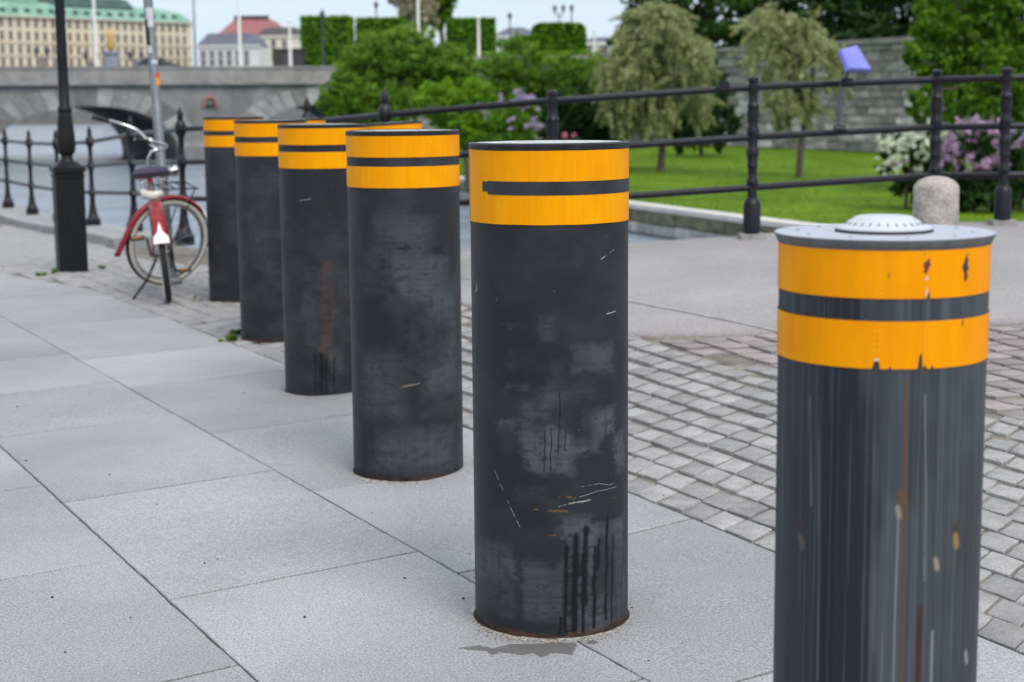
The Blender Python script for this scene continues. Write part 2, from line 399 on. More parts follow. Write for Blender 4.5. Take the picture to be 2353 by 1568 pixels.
# kerb stones under the quay railing
kerb = empty('kerb'); kerb['kind'] = 'structure'
def kerb_height(x, y): return float(zf(x, y))+.095
kq = resample(np.array(quay[:9]), 60); kin = offset([tuple(p) for p in kq], -.42); kout = offset([tuple(p) for p in kq], .2)
seg = 4
for i in range(0, 59-seg, seg):
    mb = MB(); vs = []
    for j in range(seg+1):
        a, b = kin[i+j], kout[i+j]
        if j == 0: a = a+(kin[i+1]-a)*.02; b = b+(kout[i+1]-b)*.02
        if j == seg: a = a+(kin[i+j-1]-a)*.02; b = b+(kout[i+j-1]-b)*.02
        h = kerb_height(*a)
        vs += [(a[0], a[1], h-.4), (a[0], a[1], h-.012), (a[0]+(b[0]-a[0])*.02, a[1]+(b[1]-a[1])*.02, h), (b[0], b[1], h), (b[0], b[1], h-.4)]
    fs = [(5*j+k, 5*j+(k+1) % 5, 5*j+5+(k+1) % 5, 5*j+5+k) for j in range(seg) for k in range(5)]+[(4, 3, 2, 1, 0), tuple(5*seg+k for k in range(5))]
    mb.add(vs, fs).build('kerb_stone', M_kerb, kerb)
# near quay wall down to the water
WZ = -3.1
E_ = resample(edge, 120); mb = MB()
vs = []
for p in E_: vs += [(p[0], p[1], float(zf(*p))-.0100), (p[0], p[1], WZ-.6)]
mb.add(vs, [(2*i, 2*i+1, 2*i+3, 2*i+2) for i in range(119)])
qw = mb.build('quay_wall', M_quay); tag(qw, 'masonry quay wall dropping to the water below the railing', 'wall')

# ------------------------------------------------------------------ water
def water_mat():
    m = mat('river_water', (.16, .20, .245), rough=.2, var=.25, scale=.25, spec=.8, stretch=(.4, 1, 1))
    t = m.node_tree; b = [n for n in t.nodes if n.type == 'BSDF_PRINCIPLED'][0]
    tcn = [n for n in t.nodes if n.type == 'TEX_COORD'][0]
    mp_ = N(t, 'ShaderNodeMapping'); mp_.inputs['Scale'].default_value = (.35, 1.0, 1); t.links.new(tcn.outputs['Object'], mp_.inputs['Vector'])
    n = N(t, 'ShaderNodeTexNoise'); n.inputs['Scale'].default_value = 1.1; n.inputs['Detail'].default_value = 5; t.links.new(mp_.outputs[0], n.inputs['Vector'])
    bp = N(t, 'ShaderNodeBump'); bp.inputs['Strength'].default_value = .55; bp.inputs['Distance'].default_value = .9
    t.links.new(n.outputs['Fac'], bp.inputs['Height']); t.links.new(bp.outputs[0], b.inputs['Normal'])
    return m
mb = MB(); mb.add([(-500, 6, WZ), (300, 6, WZ), (300, 345, WZ), (-500, 345, WZ)], [(0, 1, 2, 3)])
w = mb.build('water', water_mat()); w['kind'] = 'structure'

# ------------------------------------------------------------------ island with lawn, embankment, terrace
LZ = -2.2
isl = [atz(3200, 705, LZ)[:2], atz(2353, 590, LZ)[:2], atz(1870, 522, LZ)[:2], atz(1450, 469, LZ)[:2], atz(1065, 411, LZ)[:2], atz(860, 392, LZ)[:2], atz(720, 366, LZ)[:2]]
far = [(52, 60), (40, 84), (24, 102), (12, 128), (4, 136), (-8, 134), (-14, 128)]
M_grass = mat('lawn_grass', (.066, .145, .005), rough=.95, var=.35, scale=.3, c2=(.115, .20, .008), fine=.35, fscale=14, bump=.9, bscale=30, spec=.1)
def flat(name, A, B, nx, ny, z, m):
    A = resample(A, nx); B = resample(B, nx); T = np.linspace(0, 1, ny)[:, None, None]; G = A[None]*(1-T)+B[None]*T
    V = np.concatenate([G, np.full(G.shape[:2]+(1,), z)+.05*np.sin(G[..., :1]*.9)*np.cos(G[..., 1:]*.7)*(T > .08)], -1).reshape(-1, 3)
    i = np.arange(ny-1)[:, None]*nx+np.arange(nx-1)[None]; Q = np.stack([i, i+1, i+nx+1, i+nx], -1).reshape(-1, 4)
    o = link(name, np_mesh(name, V, Q, m, smooth=True)); o['kind'] = 'structure'; return o
lawn = flat('lawn', isl, far, 60, 40, LZ, M_grass)
# grass blades standing on the lawn (the nearer part)
gp = []
IA = resample(isl, 200); FA = resample(far, 200)
k = 16000; ii = rs.randint(30, 199, k); tt = rs.rand(k)**1.6*.9+.01
P = IA[ii]*(1-tt[:, None])+FA[ii]*tt[:, None]+rs.randn(k, 2)*.15
hh = rs.uniform(.04, .11, k); th = rs.uniform(0, 6.28, k); ww = .03
A = np.stack([P[:, 0]-ww*np.cos(th), P[:, 1]-ww*np.sin(th), np.full(k, LZ)], 1); B = np.stack([P[:, 0]+ww*np.cos(th), P[:, 1]+ww*np.sin(th), np.full(k, LZ)], 1)
C = np.stack([P[:, 0]+rs.randn(k)*.04, P[:, 1]+rs.randn(k)*.04, LZ+hh], 1)
M_blade = leaf_mat('grass_blade', (.07, .15, .005), (.15, .24, .015))
go = link('grass', np_mesh('grass', np.stack([A, B, C], 1).reshape(-1, 3), np.arange(3*k).reshape(-1, 3), M_blade, attr=np.repeat(rs.rand(k), 3))); go['kind'] = 'stuff'
# embankment: coping, mossy band and stone courses
emb = empty('embankment_wall'); tag(emb, 'low stone embankment wall with pale coping between lawn and water', 'wall')
M_cop = mat('pale_coping', (.55, .53, .49), rough=.85, var=.12, scale=2, objrand=.06)
M_moss = mat('mossy_stone', (.10, .10, .06), rough=.95, var=.5, scale=2.2, objrand=.2, c2=(.20, .20, .13))
M_row = mat('embankment_stone', (.33, .32, .31), rough=.9, var=.4, scale=4, objrand=.35)
ie = resample(isl, 75)
def along(P, i, d): 
    t = P[i+1]-P[i]; t = t/np.linalg.norm(t); return t, np.array([-t[1], t[0]])
def blk_mesh(seed, m, jit=.04):
    r = random.Random(seed); vs = []
    for x, y, z in ((-.5,-.5,-.5),(.5,-.5,-.5),(.5,.5,-.5),(-.5,.5,-.5),(-.5,-.5,.5),(.5,-.5,.5),(.5,.5,.5),(-.5,.5,.5)): vs.append((x, y, z))
    f = [(x*.93+r.uniform(-jit, jit), -.5-.12+r.uniform(-jit, jit), z*.88+r.uniform(-jit, jit)) for x, z in ((-.5,-.5),(.5,-.5),(.5,.5),(-.5,.5))]
    vs += f
    fs = [(0,3,2,1),(4,5,6,7),(1,2,6,5),(2,3,7,6),(3,0,4,7),(8,9,10,11),(0,1,9,8),(1,5,10,9),(5,4,11,10),(4,0,8,11)]
    return MB().add(vs, fs).mesh('stone', m, smooth=25)
rowm = [blk_mesh(i, M_row) for i in range(5)]; mossm = [blk_mesh(20+i, M_moss, .02) for i in range(4)]
mb = MB(); mbm = MB()
for i in range(74):
    a, b = ie[i], ie[i+1]; t, n_ = along(ie, i, 0); L_ = np.linalg.norm(b-a); rz = math.atan2(t[1], t[0]); c = (a+b)/2
    o = link('coping_stone', None, emb) if False else None
    mc = MB().box((0, 0, 0), (L_*.985, .62, .16)); o = mc.build('coping_stone', M_cop, emb); o.location = (c[0], c[1], LZ-.02); o.rotation_euler = (0, 0, rz)
    for cz, h, mm, nm, pr in ((LZ-.32, .4, mossm, 'mossy_stone', .0), (LZ-.70, .34, rowm, 'stone', .05)):
        for hf in (0, 1):
            if hf and nm == 'mossy_stone': continue
            if not (0 < proj((c[0], c[1], cz))[0] < W_): continue
            k = 1 if nm == 'mossy_stone' else 2
            p = a+(b-a)*((hf+.5)/k)
            o = link(nm, rnd.choice(mm), emb); p = p-n_*0
            o.location = (p[0], p[1], cz); o.rotation_euler = (0, 0, rz+math.pi); o.scale = (L_/k*.97, .5+pr+rnd.uniform(0, .06), h*.97)
vs = []
for p in ie: vs += [(p[0]+.3, p[1]+.3, LZ-.05), (p[0]+.3, p[1]+.3, WZ-.5)]
MB().add(vs, [(2*i, 2*i+1, 2*i+3, 2*i+2) for i in range(74)]).build('core', M_quay, emb)
# terrace and its retaining wall of stone blocks
TZ = 4.2
wl = [(-6, 141), (8, 137.5), (24.2, 101.5), (44, 84), (70, 70)]
terr = flat('terrace', wl, [(-30, 230), (20, 230), (60, 230), (100, 230), (140, 120)], 40, 20, TZ, M_grass)
wall = empty('terrace_wall'); tag(wall, 'high grey stone retaining wall with coping behind the willows', 'wall')
M_wst = mat('terrace_stone', (.245, .235, .215), rough=.9, var=.5, scale=1.6, objrand=.3, bump=.3, bscale=5)
M_wst2 = mat('pale_terrace_stone', (.36, .345, .325), rough=.9, var=.6, scale=1.8, objrand=.5, bump=.3, bscale=5)
wm = [blk_mesh(40+i, M_wst) for i in range(5)]; wm2 = [blk_mesh(60+i, M_wst2) for i in range(5)]
mb = MB(); mc = MB()
for (x0, y0), (x1, y1) in zip(wl[:-1], wl[1:]):
    mb.add([(x0, y0+.35, LZ-.3), (x1, y1+.35, LZ-.3), (x1, y1+.35, TZ+.2), (x0, y0+.35, TZ+.2)], [(0, 1, 2, 3)])
    L_ = math.hypot(x1-x0, y1-y0)
    mc.box(((x0+x1)/2, (y0+y1)/2, TZ+.42), (L_, 1.0, .3), math.atan2(y1-y0, x1-x0))
mb.build('backing', M_quay, wall); mc.build('coping', mat('grey_coping', (.24, .23, .21), rough=.9, var=.3, scale=1), wall)
a, b = np.array(wl[1]), np.array(wl[2]); L_ = np.linalg.norm(b-a); t = (b-a)/L_; rz = math.atan2(t[1], t[0])
z = LZ; row = 0; cnt = 0
while z < TZ+.2:
    h = rnd.uniform(.5, .68); s = L_*.36-rnd.uniform(0, 1.2)
    while s < L_+.3:
        l = rnd.uniform(1.0, 2.1); p = a+t*(s+l/2)
        low = z < LZ+2.0+.8*math.sin(s)
        o = link('stone', rnd.choice(wm2 if (low and rnd.random() < .8) or rnd.random() < .12 else wm), wall)
        o.location = (p[0], p[1]+.1, z+h/2); o.rotation_euler = (0, 0, rz); o.scale = (l*.97, .5+rnd.uniform(0, .12), min(h, TZ+.25-z)*.96 if z+h > TZ+.25 else h*.96); s += l; cnt += 1
    z += h; row += 1

# ------------------------------------------------------------------ foliage
def leaves(lobes, n, size, hang=0.0, clump=.22, aspect=1.6, per=60, shell=.5, spray=.34):
    """lobes: (centre, radii); leaves sit along short sprays that leave the lobe outwards, so the outline is uneven and has gaps"""
    vol = np.array([r[0]*r[1]*r[2] for _, r in lobes])**.75; cnt = (n*vol/vol.sum()).astype(int)
    V, T = [], []
    for (c, r), m in zip(lobes, cnt):
        nc = max(3, m//per)
        d = rs.randn(nc, 3); d /= np.linalg.norm(d, axis=1)[:, None]; q = d*(shell+(1-shell)*rs.rand(nc)[:, None]**.7)*(.72+.33*rs.rand(nc)[:, None])
        ax = d*.8+rs.randn(nc, 3)*.5+np.array([0, 0, -.9 if hang else .35]); ax /= np.linalg.norm(ax, axis=1)[:, None]
        ln = spray*rs.uniform(.5, 1.6, nc)*(1.25 if hang else 1.0)
        ct = np.clip(rs.rand(nc)*.7+.3*(d[:, 2]*.5+.5)*rs.rand(nc), 0, 1); k = rs.randint(0, nc, m); t = rs.rand(m)
        off = ax[k]*((t-.25)*ln[k])[:, None]+rs.randn(m, 3)*(clump*.42*(1.15-t))[:, None]
        if hang: off[:, 2] -= hang*t**1.5*.5
        p = np.array(c)+(q[k]+off)*np.array(r)
        u = rs.randn(m, 3)*(.45 if hang else .8)+ax[k]
        u /= np.linalg.norm(u, axis=1)[:, None]; w = np.cross(u, rs.randn(m, 3)); w /= np.linalg.norm(w, axis=1)[:, None]+1e-9
        s = size*rs.uniform(.5, 1.4, m)[:, None]; ua = u*s*aspect*.5; wa = w*s*.5
        V.append(np.stack([p-ua, p+wa*.9-ua*.1, p+ua, p-wa*.9-ua*.1], 1)); T.append(np.clip(.7*ct[k]+.3*rs.rand(m), 0, 1))
    V = np.concatenate(V).reshape(-1, 3); T = np.repeat(np.concatenate(T), 4)
    return V, np.arange(len(V)).reshape(-1, 4), T
M_bark = mat('bark', (.075, .06, .045), rough=.95, var=.4, scale=4, bump=.6, bscale=10)
def lobe(x0, x1, y0, y1, Y, d=None):
    c = atY((x0+x1)/2, (y0+y1)/2, Y); k = Y/F_; rx, rz_ = (x1-x0)/2*k, (y1-y0)/2*k
    return (c, (rx, d or max(rx, rz_)*.9, rz_))
def plant(name, label, cat, base, lobes, n, size, m, group=None, hang=0, trunk=.16, part='crown', **kw):
    root = empty(name, base); tag(root, label, cat, group)
    b = Vector(base); mb = MB()
    cs = sorted(lobes, key=lambda l: -l[1][0]*l[1][2])
    top = Vector(cs[0][0])-b
    mid = Vector((top.x*.35, top.y*.35, max(top.z*.55, .3)))
    mb.tube([(0, 0, -.1), (mid.x*.3, mid.y*.3, mid.z*.5), mid, top], [trunk*1.25, trunk, trunk*.8, trunk*.25], 8)
    for c, r in lobes:
        e = Vector(c)-b
        for q in range(2):
            ee = e+Vector((rnd.uniform(-.5, .5)*r[0], rnd.uniform(-.5, .5)*r[1], rnd.uniform(.1, .6)*r[2]))
            mb.tube([mid, mid.lerp(ee, .5)+Vector((0, 0, .1*r[2])), ee], [trunk*.5, trunk*.3, trunk*.1], 5)
    mb.build('trunk' if cat == 'tree' else 'stem', M_bark, root, smooth=60)
    V, Q, T = leaves(lobes, n, size, hang, **kw)
    V = V-np.array(base)
    link(part, np_mesh(part, V, Q, m, attr=T), root)
    return root
G_will = leaf_mat('willow_leaf', (.22, .245, .085), (.52, .54, .28), .5)
G_mid = leaf_mat('mid_green_leaf', (0.047, 0.135, 0.008), (0.203, 0.365, 0.022), .4)
G_olive = leaf_mat('olive_leaf', (.075, .17, .012), (.25, .42, .05), .45)
G_bright = leaf_mat('bright_leaf', (0.088, 0.225, 0.007), (0.263, 0.475, 0.025), .45)
G_dark = leaf_mat('dark_leaf', (.008, .028, .004), (.035, .095, .010), .25)
G_hedge = leaf_mat('hedge_leaf', (0.063, 0.182, 0.006), (0.140, 0.308, 0.011), .35)
G_blos = leaf_mat('cream_blossom', (.20, .20, .09), (.6, .56, .40), .3)
G_lil = leaf_mat('lilac_blossom', (.34, .27, .40), (.62, .55, .72), .3)
G_pinkl = leaf_mat('pink_lilac_blossom', (.38, .22, .37), (.62, .46, .60), .3)
G_wht = leaf_mat('white_blossom', (.7, .74, .55), (.88, .90, .78), .4)
def onz(x, y, z): return tuple(atz(x, y, z))
# two willows on the lawn
def bl(x, Y): 
    P = atY(x, 300, Y); return (P[0], P[1], LZ)
Y1 = atz(1518, 395, LZ)[1]; Y2 = atz(1837, 408, LZ)[1]
plant('willow_tree', 'silvery olive willow with a rounded drooping crown and bare trunk, left one on the lawn', 'tree', bl(1518, Y1),
      [lobe(1410, 1600, 12, 140, Y1), lobe(1395, 1530, 70, 240, Y1), lobe(1490, 1640, 60, 230, Y1), lobe(1375, 1490, 170, 300, Y1), lobe(1440, 1570, 180, 315, Y1), lobe(1540, 1640, 170, 290, Y1), lobe(1370, 1450, 110, 260, Y1), lobe(1440, 1580, 0, 60, Y1)], 30000, .105, G_will, 'willows on the lawn', hang=.28, trunk=.16, per=60, aspect=2.4, spray=.5)
plant('willow_tree', 'thin see-through yellowish willow behind the railing, right one on the lawn', 'tree', bl(1837, Y2),
      [lobe(1705, 1850, 8, 110, Y2), lobe(1780, 1915, 30, 150, Y2), lobe(1690, 1830, 70, 190, Y2), lobe(1800, 1950, 90, 220, Y2), lobe(1745, 1870, 150, 270, Y2), lobe(1750, 1890, 210, 300, Y2), lobe(1720, 1800, 0, 50, Y2)], 13000, .105, G_will, 'willows on the lawn', hang=.32, trunk=.13, per=45, aspect=2.4, spray=.5)
plant('broadleaf_tree', 'leafy mid green tree filling the upper right corner above the lilacs', 'tree', bl(2290, 64),
      [lobe(2100, 2330, -60, 140, 64), lobe(2240, 2470, -90, 130, 64), lobe(2070, 2240, 60, 220, 64), lobe(2190, 2420, 90, 290, 63), lobe(2090, 2230, 170, 300, 63), lobe(2330, 2520, 60, 280, 64)], 36000, .15, G_mid, trunk=.28)
# dark trees on the terrace
for i, (x0, x1, y0, y1, lab) in enumerate([(1440, 1760, -150, 118, 'dark green tree on the terrace behind the left willow'),
      (1740, 2010, -170, 104, 'dark green tree on the terrace directly behind the thin willow'), (1930, 2230, -160, 112, 'dark green tree on the terrace above the bare stretch of stone wall')]):
    Y = 138+4*i; b = atY((x0+x1)/2, 100, Y); 
    xm, ym = (x0+x1)/2, (y0+y1)/2
    plant('dark_tree', lab, 'tree', (b[0], b[1], TZ), [lobe(x0, xm+30, y0+60, y1-20, Y), lobe(xm-30, x1, y0+40, y1, Y), lobe(x0+60, x1-60, y0, ym+30, Y), lobe(x0-20, x1+20, ym-20, y1+22, Y), lobe(x0-30, x1+30, y1-50, y1+18, Y)], 9000, .42, G_dark if i else leaf_mat('deep_green_leaf', (.012, .04, .006), (.05, .12, .012), .3), 'dark trees on the terrace', trunk=.4)
b = atY(980, 60, 165)
plant('blossom_tree', 'tree with pale cream blossom rising above the clipped hedges', 'tree', (b[0], b[1], TZ), [lobe(900, 985, -50, 55, 165), lobe(930, 1010, 0, 75, 165)], 5500, .4, G_blos, trunk=.3)
b = atY(1020, 60, 170)
plant('green_tree', 'fresh green tree top behind the pale blossom tree and flagpole', 'tree', (b[0], b[1], TZ), [lobe(985, 1055, -60, 38, 170), lobe(960, 1050, -30, 60, 170)], 3500, .4, G_mid, trunk=.3)
# shrubs on the island shore
SH = [('tall_shrub', 'tall feathery olive green shrub reaching over the right end of the bridge', G_olive, 86, [(820, 1010, 62, 190), (760, 900, 110, 230), (940, 1080, 95, 200), (745, 870, 160, 270), (860, 1010, 150, 280), (990, 1110, 120, 215), (1000, 1130, 170, 240)], 44200, .126),
      ('dark_shrub', 'dark green shrub hanging low over the water left of the bright shrub', G_mid, 80, [(770, 880, 180, 300), (850, 950, 200, 310), (730, 810, 190, 280)], 17000, .126),
      ('bright_shrub', 'bright green rounded shrub above the rail beside the lilac flowers', G_bright, 70, [(945, 1080, 188, 280), (1040, 1150, 185, 270), (990, 1120, 240, 340), (1080, 1180, 265, 350)], 18700, .105),
      ('olive_shrub', 'broad olive green shrub left of the willow, below the rounded hedge', G_olive, 92, [(1130, 1260, 90, 210), (1200, 1340, 125, 240), (1290, 1420, 120, 250), (1150, 1260, 160, 260), (1060, 1190, 130, 235), (1240, 1400, 190, 280), (1130, 1250, 225, 310)], 35700, .126),
      ('deep_green_shrub', 'deep green shrub between lilac and left willow', G_dark, 84, [(1230, 1400, 200, 345), (1330, 1470, 230, 350)], 17000, .126),  # dark green is the shrub's own leaf colour
      ('yew_shrub', 'dark green bushy shrub on the lawn behind the left willow', G_dark, 100, [(1540, 1690, 150, 335), (1500, 1640, 210, 345), (1600, 1700, 230, 345)], 11900, .182)]
for nm, lab, m, Y, bx, n, sz in SH:
    b = atY(sum((q[0]+q[1])/2 for q in bx)/len(bx), 300, Y)
    plant(nm, lab, 'shrub', (b[0], b[1], LZ), [lobe(*q, Y) for q in bx], n, sz, m, trunk=.1, part='foliage')
b = atY(1560, 300, 108); 
def flowering(name, lab, x, Y, leafbx, nleaf, leafm, flowbx, nfl, fm, sz=.13, per=26):
    b = atY(x, 300, Y)
    r = plant(name, lab, 'shrub', (b[0], b[1], LZ), [lobe(*q, Y+.4) for q in leafbx], nleaf, .15, leafm, trunk=.06, part='foliage')
    V, Q, T = leaves([lobe(*q, Y-.5) for q in flowbx], nfl, sz, clump=.13, aspect=1.1, per=per, shell=.75)
    V = V-np.array((b[0], b[1], LZ)); link('blossom', np_mesh('blossom', V, Q, fm, attr=T), r)
flowering('lilac_bush', 'lilac bush with pale mauve flowers behind the far rail, left of the square post', 1190, 66, [(1130, 1250, 215, 330), (1110, 1200, 250, 340)], 3500, G_mid, [(1135, 1215, 205, 240), (1180, 1250, 215, 262), (1190, 1248, 268, 312), (1150, 1190, 270, 300)], 900, G_lil)
flowering('white_bush', 'bush of white flower clusters at the edge of the lawn behind the railing', 2085, 52, [(2020, 2170, 290, 440), (2060, 2180, 350, 490)], 3500, G_dark, [(2008, 2090, 300, 390), (2070, 2175, 275, 345), (2110, 2200, 310, 385), (2040, 2120, 290, 350), (2020, 2080, 370, 410), (2090, 2150, 340, 400)], 2600, G_wht, .10)
flowering('lilac_bush', 'lilac bush with pink mauve flowers between the two right railing posts', 2235, 50, [(2140, 2300, 290, 490), (2250, 2360, 300, 495)], 6500, G_dark, [(2150, 2215, 340, 395), (2190, 2240, 262, 300), (2240, 2300, 255, 300), (2200, 2260, 300, 345), (2260, 2320, 330, 380), (2060, 2100, 355, 392), (2160, 2330, 270, 400)], 2000, G_pinkl, .11)
flowering('lilac_bush', 'lilac bush with mauve flowers cut off by the right edge', 2350, 51, [(2300, 2440, 290, 490)], 3500, G_dark, [(2305, 2365, 290, 330), (2330, 2420, 320, 370)], 800, G_lil)
flowering('pink_bush', 'low bush with one bright pink flower head just above the central bollard', 1305, 62, [(1270, 1345, 318, 370)], 700, G_dark, [(1290, 1322, 300, 322)], 200, leaf_mat('pink_flower', (.55, .16, .25), (.75, .35, .42)), per=60)
# clipped hedges
def hedge(lab, x0, x1, y0, zb, Y, dep, rounded=False, m=G_hedge, n=6000, group='clipped hedges on the terrace', name='clipped_hedge'):
    a, b = atY(x0, y0, Y), atY(x1, y0, Y); w = (b[0]-a[0])/2; h = (a[2]-zb)/2; c = np.array([(a[0]+b[0])/2, Y+dep/2, 0])
    root = empty(name, (c[0], c[1], zb)); tag(root, lab, 'hedge', group)
    p = rs.uniform(-1, 1, (n, 3)); ax = rs.randint(0, 3, n); sg = rs.choice([-1, 1], n); p[np.arange(n), ax] = sg*(1-.06*rs.rand(n))
    if rounded:
        q = np.abs(p[:, [0, 2]]); e = np.maximum(1, (q**5).sum(1)**(1/5)); p[:, 0] /= e; p[:, 2] = np.where(p[:, 2] > 0, p[:, 2]/e, p[:, 2])
    p = p*np.array([w, dep/2, h])+np.array([0, 0, h]); u = rs.randn(n, 3); u /= np.linalg.norm(u, axis=1)[:, None]; v = np.cross(u, rs.randn(n, 3)); v /= np.linalg.norm(v, axis=1)[:, None]
    s = .3*rs.uniform(.6, 1.3, n)[:, None]; V = np.stack([p-u*s*.6, p+v*s*.5, p+u*s*.6, p-v*s*.5], 1).reshape(-1, 3)
    link('foliage', np_mesh('foliage', V, np.arange(4*n).reshape(-1, 4), m, attr=np.repeat(rs.rand(n), 4)), root)
    MB().box((0, 0, h), (2*w*.9, dep*.9, 2*h*.94)).build('dark_core', mat_hedge_core, root)  # solid dark green box filling the hedge behind its leaves
mat_hedge_core = mat('hedge_inside', (.02, .05, .008), rough=.95, var=.4, scale=3)
hedge('tall clipped hedge block nearest the bridge, square edged', 690, 800, 38, 3.0, 150, 5)
hedge('clipped hedge block second from the bridge, partly behind the olive shrub', 818, 925, 42, 3.0, 152, 5)
hedge('clipped hedge block with a white flagpole in front', 1026, 1136, 43, TZ, 152, 5)
hedge('clipped hedge with rounded shoulders, rightmost of the hedges', 1222, 1346, 54, TZ, 150, 5, True)
hedge('low light green hedge in front of the clipped blocks', 1090, 1360, 122, 3.2, 143.5, 2, False, G_bright, 4000, None, 'low_hedge')
hedge('small clipped hedge with a dark arch, left of the rounded hedge', 1170, 1265, 84, TZ, 147, 3, True)
# ------------------------------------------------------------------ stone bridge
PH = R(25); be = np.array([math.cos(PH), math.sin(PH)]); bn = np.array([-math.sin(PH), math.cos(PH)])
BO = atY(168, 238, 121)[:2]; BW = 20.0
bridge = empty('stone_bridge', (BO[0], BO[1], WZ), PH); tag(bridge, 'grey stone arch bridge crossing the water with solid parapet', 'bridge')
M_br = mat('bridge_granite', (.17, .168, .162), rough=.9, var=.45, scale=.45, detail=8, bump=.3, bscale=4, c2=(.27, .268, .26), stretch=(1, 1, .4))
M_par = mat('parapet_granite', (.235, .225, .215), rough=.9, var=.3, scale=.8, detail=8)
M_vous = mat('voussoir_granite', (.21, .207, .20), rough=.9, var=.3, scale=1.2, objrand=.4)
ZC = 2.55-WZ; ZP = 3.9-WZ; RISE = 1.07-WZ; HS = 6.74; centres = (-36.3, -17.7, .9, 19.5)
def arch_z(l):
    for c in centres:
        k = abs(l-c)/HS
        if k < 1: return RISE*(1-k**2.4)**(1/2.4)
    return -.6
ls = sorted(set([-60, 33]+[c+HS*math.sin(R(a)) for c in centres for a in range(-90, 91, 6)]+[c+s*(HS+1e-3) for c in centres for s in (-1, 1)]))
mb = MB(); n = len(ls)
for y, flip in ((0, False), (BW, True)):
    vs = []
    for l in ls: vs += [(l, y, arch_z(l)), (l, y, ZC)]
    mb.add(vs, [((2*i, 2*i+2, 2*i+3, 2*i+1) if not flip else (2*i+1, 2*i+3, 2*i+2, 2*i)) for i in range(n-1)])
vs = []
for l in ls: vs += [(l, 0, arch_z(l)), (l, BW, arch_z(l))]
mb.add(vs, [(2*i, 2*i+1, 2*i+3, 2*i+2) for i in range(n-1)])
mb.add([(-60, 0, ZC), (33, 0, ZC), (33, BW, ZC), (-60, BW, ZC)], [(0, 1, 2, 3)])
mb.build('spandrel', M_br, bridge)
MB().box((-13.5, -.12, ZC+.1), (93, .55, .2)).box((-13.5, BW+.12, ZC+.1), (93, .55, .2)).build('cornice', M_par, bridge)
for k in range(-60, 33, 6):
    MB().box((k+3, .12, (ZC+.2+ZP-.16)/2), (5.97, .3, ZP-.16-ZC-.2)).build('parapet_slab', M_par, bridge)
    MB().box((k+3, .12, ZP-.08), (5.98, .48, .16)).build('coping_stone', M_par, bridge)
MB().box((-13.5, BW-.12, (ZC+.2+ZP)/2), (93, .3, ZP-ZC-.2)).build('far_parapet', M_par, bridge)
for c in centres[1:]:
    nv = 23
    for k in range(nv):
        a0, a1 = math.pi*(k+.04)/nv, math.pi*(k+.96)/nv; vs = []
        for a in (a0, (a0+a1)/2, a1):
            ca, sa = math.cos(a), math.sin(a); e = 2/2.4
            x = HS*math.copysign(abs(ca)**e, ca); zz = RISE*abs(sa)**e
            vs += [(c+x*.995, -.06, zz*.995), (c+x*1.0+1.7*ca, -.06, zz+1.3*sa), (c+x*1.0+1.7*ca, .2, zz+1.3*sa), (c+x*.995, .2, zz*.995)]
        fs = [(4*i+j, 4*i+(j+1) % 4, 4*i+4+(j+1) % 4, 4*i+4+j) for i in range(2) for j in range(4)]+[(3, 2, 1, 0), (8, 9, 10, 11)]
        MB().add(vs, fs).build('voussoir', M_vous, bridge)
# cutwaters on the piers
for c in (-27.0, -8.4, 10.2):
    MB().add([(c-2.4, 0, -.6), (c, -1.6, -.6), (c+2.4, 0, -.6), (c-2.3, 0, 1.1), (c, -1.4, 1.1), (c+2.3, 0, 1.1), (c, 0, 1.7)], [(0, 1, 4, 3), (1, 2, 5, 4), (3, 4, 6), (4, 5, 6)]).build('cutwater', M_br, bridge)
# small niche with a red ring of stone
pn = atY(466, 240, 127); ln = (pn[:2]-BO)@be; zn = pn[2]-WZ
MB().tube([(ln+.5*math.cos(a), -.1, zn-.1+.62*math.sin(a)) for a in np.linspace(-.2, math.pi+.2, 16)], .13, 6).build('niche_ring', mat('red_sandstone', (.30, .14, .12), var=.25, scale=4, rough=.9), bridge)
MB().lathe([(.01, 0), (.4, 0), (.4, .06), (.01, .06)], 20).build('niche', mat('niche_shade', (.03, .025, .022)), bridge).location = (ln, -.03, zn-.05)  # flat dark disc, the shade of the recess put into its colour
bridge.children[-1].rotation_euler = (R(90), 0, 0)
MB().box((-13.5, BW/2, .5), (93, BW-1, .9)).build('roadway', M_asph, bridge).location = (0, 0, ZC)

def on_bridge(x, y, d):                     # a point seen at photo direction x standing d metres behind the bridge face
    o = BO+bn*d; r = ray(x, y)[:2]; A = np.array([[r[0], -be[0]], [r[1], -be[1]]]); t = np.linalg.solve(A, o-CAM[:2]); return CAM[:2]+r*t[0]
DECK = 2.55+.95
# white flagpoles
def flagpole(lab, x, ytop, P, zb, r=.13):
    b = np.array([P[0], P[1], zb]); Y = P[1]; zt = atY(x, ytop, Y)[2]; root = empty('flagpole', tuple(b)); tag(root, lab, 'flagpole', 'white flagpoles')
    MB().tube([(0, 0, 0), (0, 0, (zt-zb)*.5), (0, 0, zt-zb)], [r, r*.85, r*.6], 10).build('pole', M_white, root, smooth=50)
    MB().lathe([(.02, 0), (.14, .05), (.16, .14), (.1, .25), (.02, .3)], 10, (0, 0, zt-zb)).build('finial', M_white, root, smooth=60)
    MB().lathe([(r*1.8, 0), (r*1.8, .25), (r*1.1, .35)], 10).build('socket', M_white, root, smooth=40)
for lab, x, yt in (('white flagpole on the bridge between lamp post and leaning grey pole', 222, -80), ('white flagpole on the bridge in front of the red roofed building', 553, -80), ('shorter white flagpole at the bridge end beside the tall hedge', 668, 52)):
    flagpole(lab, x, yt, on_bridge(x, 160, .7), DECK)
